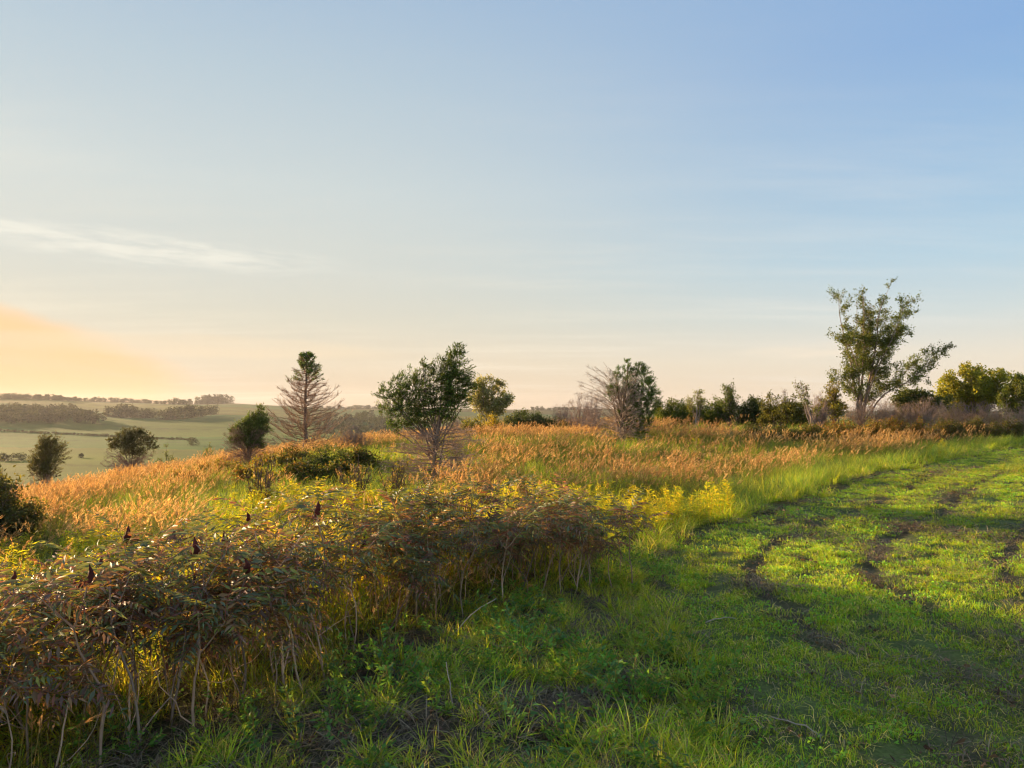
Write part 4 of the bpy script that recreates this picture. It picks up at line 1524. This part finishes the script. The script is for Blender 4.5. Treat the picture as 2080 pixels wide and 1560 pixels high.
def build_sumac():
    pts = []
    tries = 0
    while len(pts) < 165 and tries < 6000:
        tries += 1
        x = rng.uniform(-4.4, .85)
        b = rng.random() ** 1.3 * (1.75 if x > -3 else 1.4)
        y = float(np.interp(x, SUM_FRONT[:, 0], SUM_FRONT[:, 1])) + b
        if any((x - p[0]) ** 2 + (y - p[1]) ** 2 < .16 ** 2 for p in pts):
            continue
        pts.append((x, y, b))
    pts += [(.98, 7.0, .3), (1.1, 7.3, .4), (1.18, 6.9, .2)]
    for i, (x, y, b) in enumerate(pts):
        H = float(np.interp(x, [-4, -3.3, -2.9, -2.4, -1.4, -.6, .3, .9], [.54, .60, .70, .84, .90, .83, .73, .66])) * rng.choice([.62, .78, .9, 1.0, 1.08, 1.18], p=[.12, .18, .26, .24, .13, .07])
        red = float(np.interp(x, [-3, -1.6, -.8, 0, .8], [.95, .72, .5, .8, .95]))
        head = x < -.8 and H > .62 and rng.random() < .42
        ln = rng.normal(0, .10, 2)
        size = 'tall' if H > .80 else ('short' if H < .66 else 'mid height')
        colr = 'reddish' if red > .85 else ('mottled' if red > .62 else 'greenish')
        lean = 'leaning left' if ln[0] < -.05 else ('leaning right' if ln[0] > .05 else 'upright')
        row = 'front row' if b < .35 else ('second row' if b < .85 else 'back')
        zone = 'left corner' if x < -2.6 else ('left part' if x < -1.5 else ('middle' if x < -.5 else ('right part' if x < .3 else 'right end')))
        lab = '%s %s %s sumac%s, %s, %s of thicket' % (size, colr, lean, ' bearing maroon seed head' if head else '', row, zone)
        sumac_shrub(x, y, H, red, head, lab, ln)


build_sumac()


# ------------------------------------------------------------------ far side of the valley
def far_tree_proto(k):
    mb = MB()
    H = 1.0
    w = [0.42, 0.55, 0.36, 0.48, 0.62, 0.30][k]
    n = 520
    nb = 9
    C = np.stack([rng.normal(0, w * .5, nb), rng.normal(0, w * .5, nb), rng.uniform(.35, .85, nb)], -1)
    kk = rng.integers(0, nb, n)
    p = C[kk] + rand_dirs(n) * rng.uniform(.1, .26, (n, 1)) * w / .45
    p[:, 2] = np.clip(p[:, 2], 0.0, 1.0)
    low = rng.random(n) < .2
    p[low, 2] = rng.uniform(0, .3, low.sum())
    tone = rng.uniform(.7, 1.3, (nb, 1))
    leaves(mb, p, rand_dirs(n), rng.uniform(.08, .16, n), .09, pal([(0.05, 0.065, 0.02), (0.065, 0.08, 0.024)], n, .2) * tone[kk])
    mt = MB()
    tubes(mt, limb([(0, 0, -.05), (0, 0, .3), (.02, 0, .7)], 5)[None], np.linspace(.025, .01, 5)[None], 5, (0.08, .06, .05))
    return mb, mt


FT = []
for k in range(6):
    mb, mt = far_tree_proto(k)
    me, mt = mb.mesh('crown'), mt.mesh('trunk', True)
    me.materials.append(M_FAR)
    mt.materials.append(M_BARK)
    FT.append((me, mt))


def far_tree(px, py, hpx, label, group, name='far_tree', k=None, wide=1.0, dmin=60.0):
    p = pix_ground(px, py, dmin)
    me, mt = FT[int(rng.integers(0, 6)) if k is None else k]
    o = empty(name, (0, 0, 0))
    for nm, m in (('crown', me), ('trunk', mt)):
        q = bpy.data.objects.new(nm, m)
        COL.objects.link(q)
        q.parent = o
        if nm == 'crown':
            q['kind'] = 'stuff'
    h = hpx / FPX * p[1]
    o.location = (p[0], p[1], p[2] - .03 * h)
    o.scale = (h * wide, h * wide, h)
    o.rotation_euler = (0, 0, rng.uniform(0, 6.28))
    tag(o, label, 'tree' if name == 'far_tree' else 'shrub', group)
    return o


# trees standing on the ridge line
def ridge_y(px):
    Y = np.geomspace(300, 2300, 1500)
    return float((HOR - (terrain((px - 1040) / FPX * Y, Y) - ZC) / Y * FPX).min())


for px in np.concatenate([np.arange(-30, 330, 6.5), np.arange(335, 430, 9)]):
    px = px + rng.normal(0, 1.5)
    far_tree(px, ridge_y(px) + 1.0, rng.uniform(6, 11) * (1.15 if px < 120 else 1), 'small hazy tree in the ridge tree line, ' + ('above the large wood' if px < 110 else ('between the large wood and the groves' if px < 230 else ('above the middle grove' if px < 330 else 'above the right grove'))), 'trees along the far ridge', wide=rng.uniform(1.0, 1.7))
for px, h in [(408, 15), (415, 18), (423, 19), (431, 20), (439, 20), (447, 20), (455, 19), (463, 16)]:
    far_tree(px, ridge_y(px) + 1.0, h, 'taller tree in the dense clump standing on the far ridge', 'clump of trees on the ridge', wide=1.0)
for px, h in [(352, 14), (372, 14), (385, 12)]:
    far_tree(px, ridge_y(px) + 1.0, h, {352: 'leftmost of three separate round trees beside the dense ridge clump', 372: 'middle of three separate round trees beside the dense ridge clump', 385: 'separate round ridge tree nearest the dense clump'}[px], 'separate ridge trees', wide=1.2)
for px in np.arange(640, 800, 8):
    far_tree(px + rng.normal(0, 2), ridge_y(px) + 1.5, rng.uniform(5, 9), 'small hazy tree on the skyline behind the dying pine', 'trees on the skyline behind the pine', wide=rng.uniform(1.2, 1.8))
for px in np.arange(1085, 1170, 8):
    far_tree(px + rng.normal(0, 2), ridge_y(px) + 1.5, rng.uniform(5, 9), 'tiny hazy tree on the skyline above the dark rounded shrub', 'trees on the skyline above the dark shrub', wide=rng.uniform(1.2, 1.8))
# groves on the far slope
for px, py, h in [(222, 846, 18), (232, 847, 22), (243, 848, 26), (254, 848, 28), (264, 848, 26), (272, 847, 24), (283, 848, 16), (292, 849, 20), (301, 849, 22), (311, 848, 20), (322, 846, 14)]:
    far_tree(px, py, h, 'hazy tree in the middle grove on the far valley slope', 'middle grove on the far slope')
for px, py, h in [(338, 852, 20), (347, 852, 24), (356, 852, 26), (366, 851, 26), (376, 850, 26), (386, 849, 26), (396, 848, 24), (406, 846, 22), (416, 845, 20), (428, 842, 20), (434, 842, 16)]:
    far_tree(px, py, h, 'hazy tree in the right grove on the far valley slope', 'right grove on the far slope')


def wood(name, label, pts, dmin=60):
    """a far-off wood that reads as one mass: merged crowns"""
    mb = MB()
    for px, py, h in pts:
        p = pix_ground(px, py, dmin)
        H = h / FPX * p[1]
        w = H * rng.uniform(.55, .8)
        n = 150
        nb = 5
        C = np.stack([rng.normal(0, w * .35, nb), rng.normal(0, w * .35, nb), rng.uniform(.35, .8, nb) * H], -1)
        kk = rng.integers(0, nb, n)
        q = C[kk] + rand_dirs(n) * rng.uniform(.2, .5, (n, 1)) * w
        q[:, 2] = np.clip(q[:, 2], 0, H)
        leaves(mb, p + q, rand_dirs(n), rng.uniform(.14, .26, n) * H, H * .15, pal([(0.045, 0.06, 0.02), (0.06, 0.075, 0.022)], n, .2) * rng.uniform(.75, 1.25))
    o = mb.build(name, M_FAR)
    tag(o, label, 'wood', None, 'stuff')


pts = []
for i in range(210):
    px = rng.uniform(-60, 208)
    f = rng.random()
    py = 861 - 27 * f
    if px > 150 and f > .6:
        continue
    if px > 205 - 25 * f:
        continue
    pts.append((px, py, rng.uniform(11, 24) * (1 - .25 * f)))
wood('far_wood', 'large hazy wood on the far left valley slope', pts)
pts = [(rng.uniform(640, 800), rng.uniform(846, 884), rng.uniform(9, 14)) for i in range(170)]
wood('far_wood', 'hazy wooded slope seen between the dying pine and the juniper', pts, 90)
HG = 'hedge shrubs across the valley fields'
for i, px in enumerate(np.arange(-20, 400, 7.5)):
    far_tree(px, 876 + (px / 400) * 19 + rng.normal(0, .4), rng.uniform(3.5, 6.5), 'low shrub in the thin valley hedge line, ' + ('left end' if px < 60 else 'left of the broad domed cedar' if px < 225 else 'behind the broad domed cedar' if px < 310 else 'right end'), HG, 'hedge_shrub', wide=1.9)
for px, py, h, w, lab in [(8, 936, 16, 1.7, 'rounded valley shrub at the left edge beyond the slope'), (44, 935, 16, 1.7, 'rounded valley shrub left of the dark egg shaped cedar'),
                          (168, 930, 10, 1.6, 'low rounded valley shrub between the two left cedars'), (391, 905, 17, .9, 'small bluish valley tree right of the broad domed cedar')]:
    far_tree(px, py, h, lab, None, 'valley_shrub', wide=w)


# ------------------------------------------------------------------ small things on the ground
def stick(px, py, L, rz, el, label, col=(0.25, 0.21, 0.17), r=.005):
    Y = (ZC) * FPX / (py - HOR)
    x = W(px, Y)
    mb = MB()
    c, s = math.cos(rz), math.sin(rz)
    p = limb([(0, 0, .01), (L * .5 * c, L * .5 * s, .02 + L * .5 * el + .02), (L * c, L * s, .02 + L * el)], 7, .12)
    tubes(mb, p[None], np.linspace(r, r * .5, 7)[None], 6, col)
    o = mb.build('fallen_stick', M_BARK, smooth=True)
    o.location = (x, Y, float(gz(x, Y)))
    tag(o, label, 'stick')


stick(915, 1285, .42, .55, .55, 'dead grey stick leaning up out of grass below the sumac', r=.006)
stick(925, 1440, .22, 1.9, .9, 'short pale crooked twig standing in the foreground grass')
stick(1660, 1500, .26, 2.6, .12, 'pale fallen twig lying by a bare patch near the bottom')
stick(1430, 1262, .24, .1, .06, 'thin twig lying on short grass at the path edge')


def white_flower():
    Y = 10.6
    x = W(1345, Y)
    root = empty('white_wildflower', (x, Y, float(gz(x, Y))))
    tag(root, 'lone white flat topped wildflower in short grass beside the path', 'flower')
    H = height(1345, Y, 1052)
    mb = MB()
    st = limb([(0, 0, 0), (.02, 0, H * .6), (0, 0, H)], 6, .04)
    b2 = limb([st[3], st[3] * .4 + np.array((.09, 0, H * .93)) * .6, (.10, .02, H * .95)], 6, .04)
    tubes(mb, np.array([st, b2]), np.full((2, 6), .003), 4, (0.09, 0.13, 0.04))
    mb.build('stem', M_BARK, root)
    for c in (st[-1], b2[-1]):
        mb = MB()
        n = 46
        r, a = .055 * np.sqrt(rng.random(n)), rng.uniform(0, 6.28, n)
        p = np.stack([c[0] + r * np.cos(a), c[1] + r * np.sin(a), c[2] + rng.normal(0, .006, n)], -1)
        leaves(mb, p, rng.normal(size=(n, 3)) * (1, 1, .3), .022, .016, (0.36, 0.36, 0.34))
        tag(mb.build('flower_head', M_LEAF, root), kind='stuff')


white_flower()


# ------------------------------------------------------------------ haze
def haze():
    mb = MB()
    X, Z0, Z1 = 2600.0, -30.0, 48.0
    v = [(sx * X, sy * X, z) for z in (Z0, Z1) for sx, sy in ((-1, -1), (1, -1), (1, 1), (-1, 1))]
    f = [(3, 2, 1, 0), (4, 5, 6, 7), (0, 1, 5, 4), (1, 2, 6, 5), (2, 3, 7, 6), (3, 0, 4, 7)]
    mb.add(np.array(v), np.array(f), (1, 1, 1))
    m = bpy.data.materials.new('haze')
    m.use_nodes = True
    t = NT(m.node_tree)
    t.n.remove(t.n['Principled BSDF'])
    pv = t.new('ShaderNodeVolumePrincipled')
    pv.inputs['Color'].default_value = (0.92, 0.90, 0.90, 1)
    pv.inputs['Density'].default_value = 0.00010
    pv.inputs['Anisotropy'].default_value = 0.3
    t.l.new(pv.outputs[0], t.n['Material Output'].inputs['Volume'])
    o = mb.build('haze', m)
    tag(o, 'thin evening haze over the valley', 'haze', None, 'stuff')


haze()
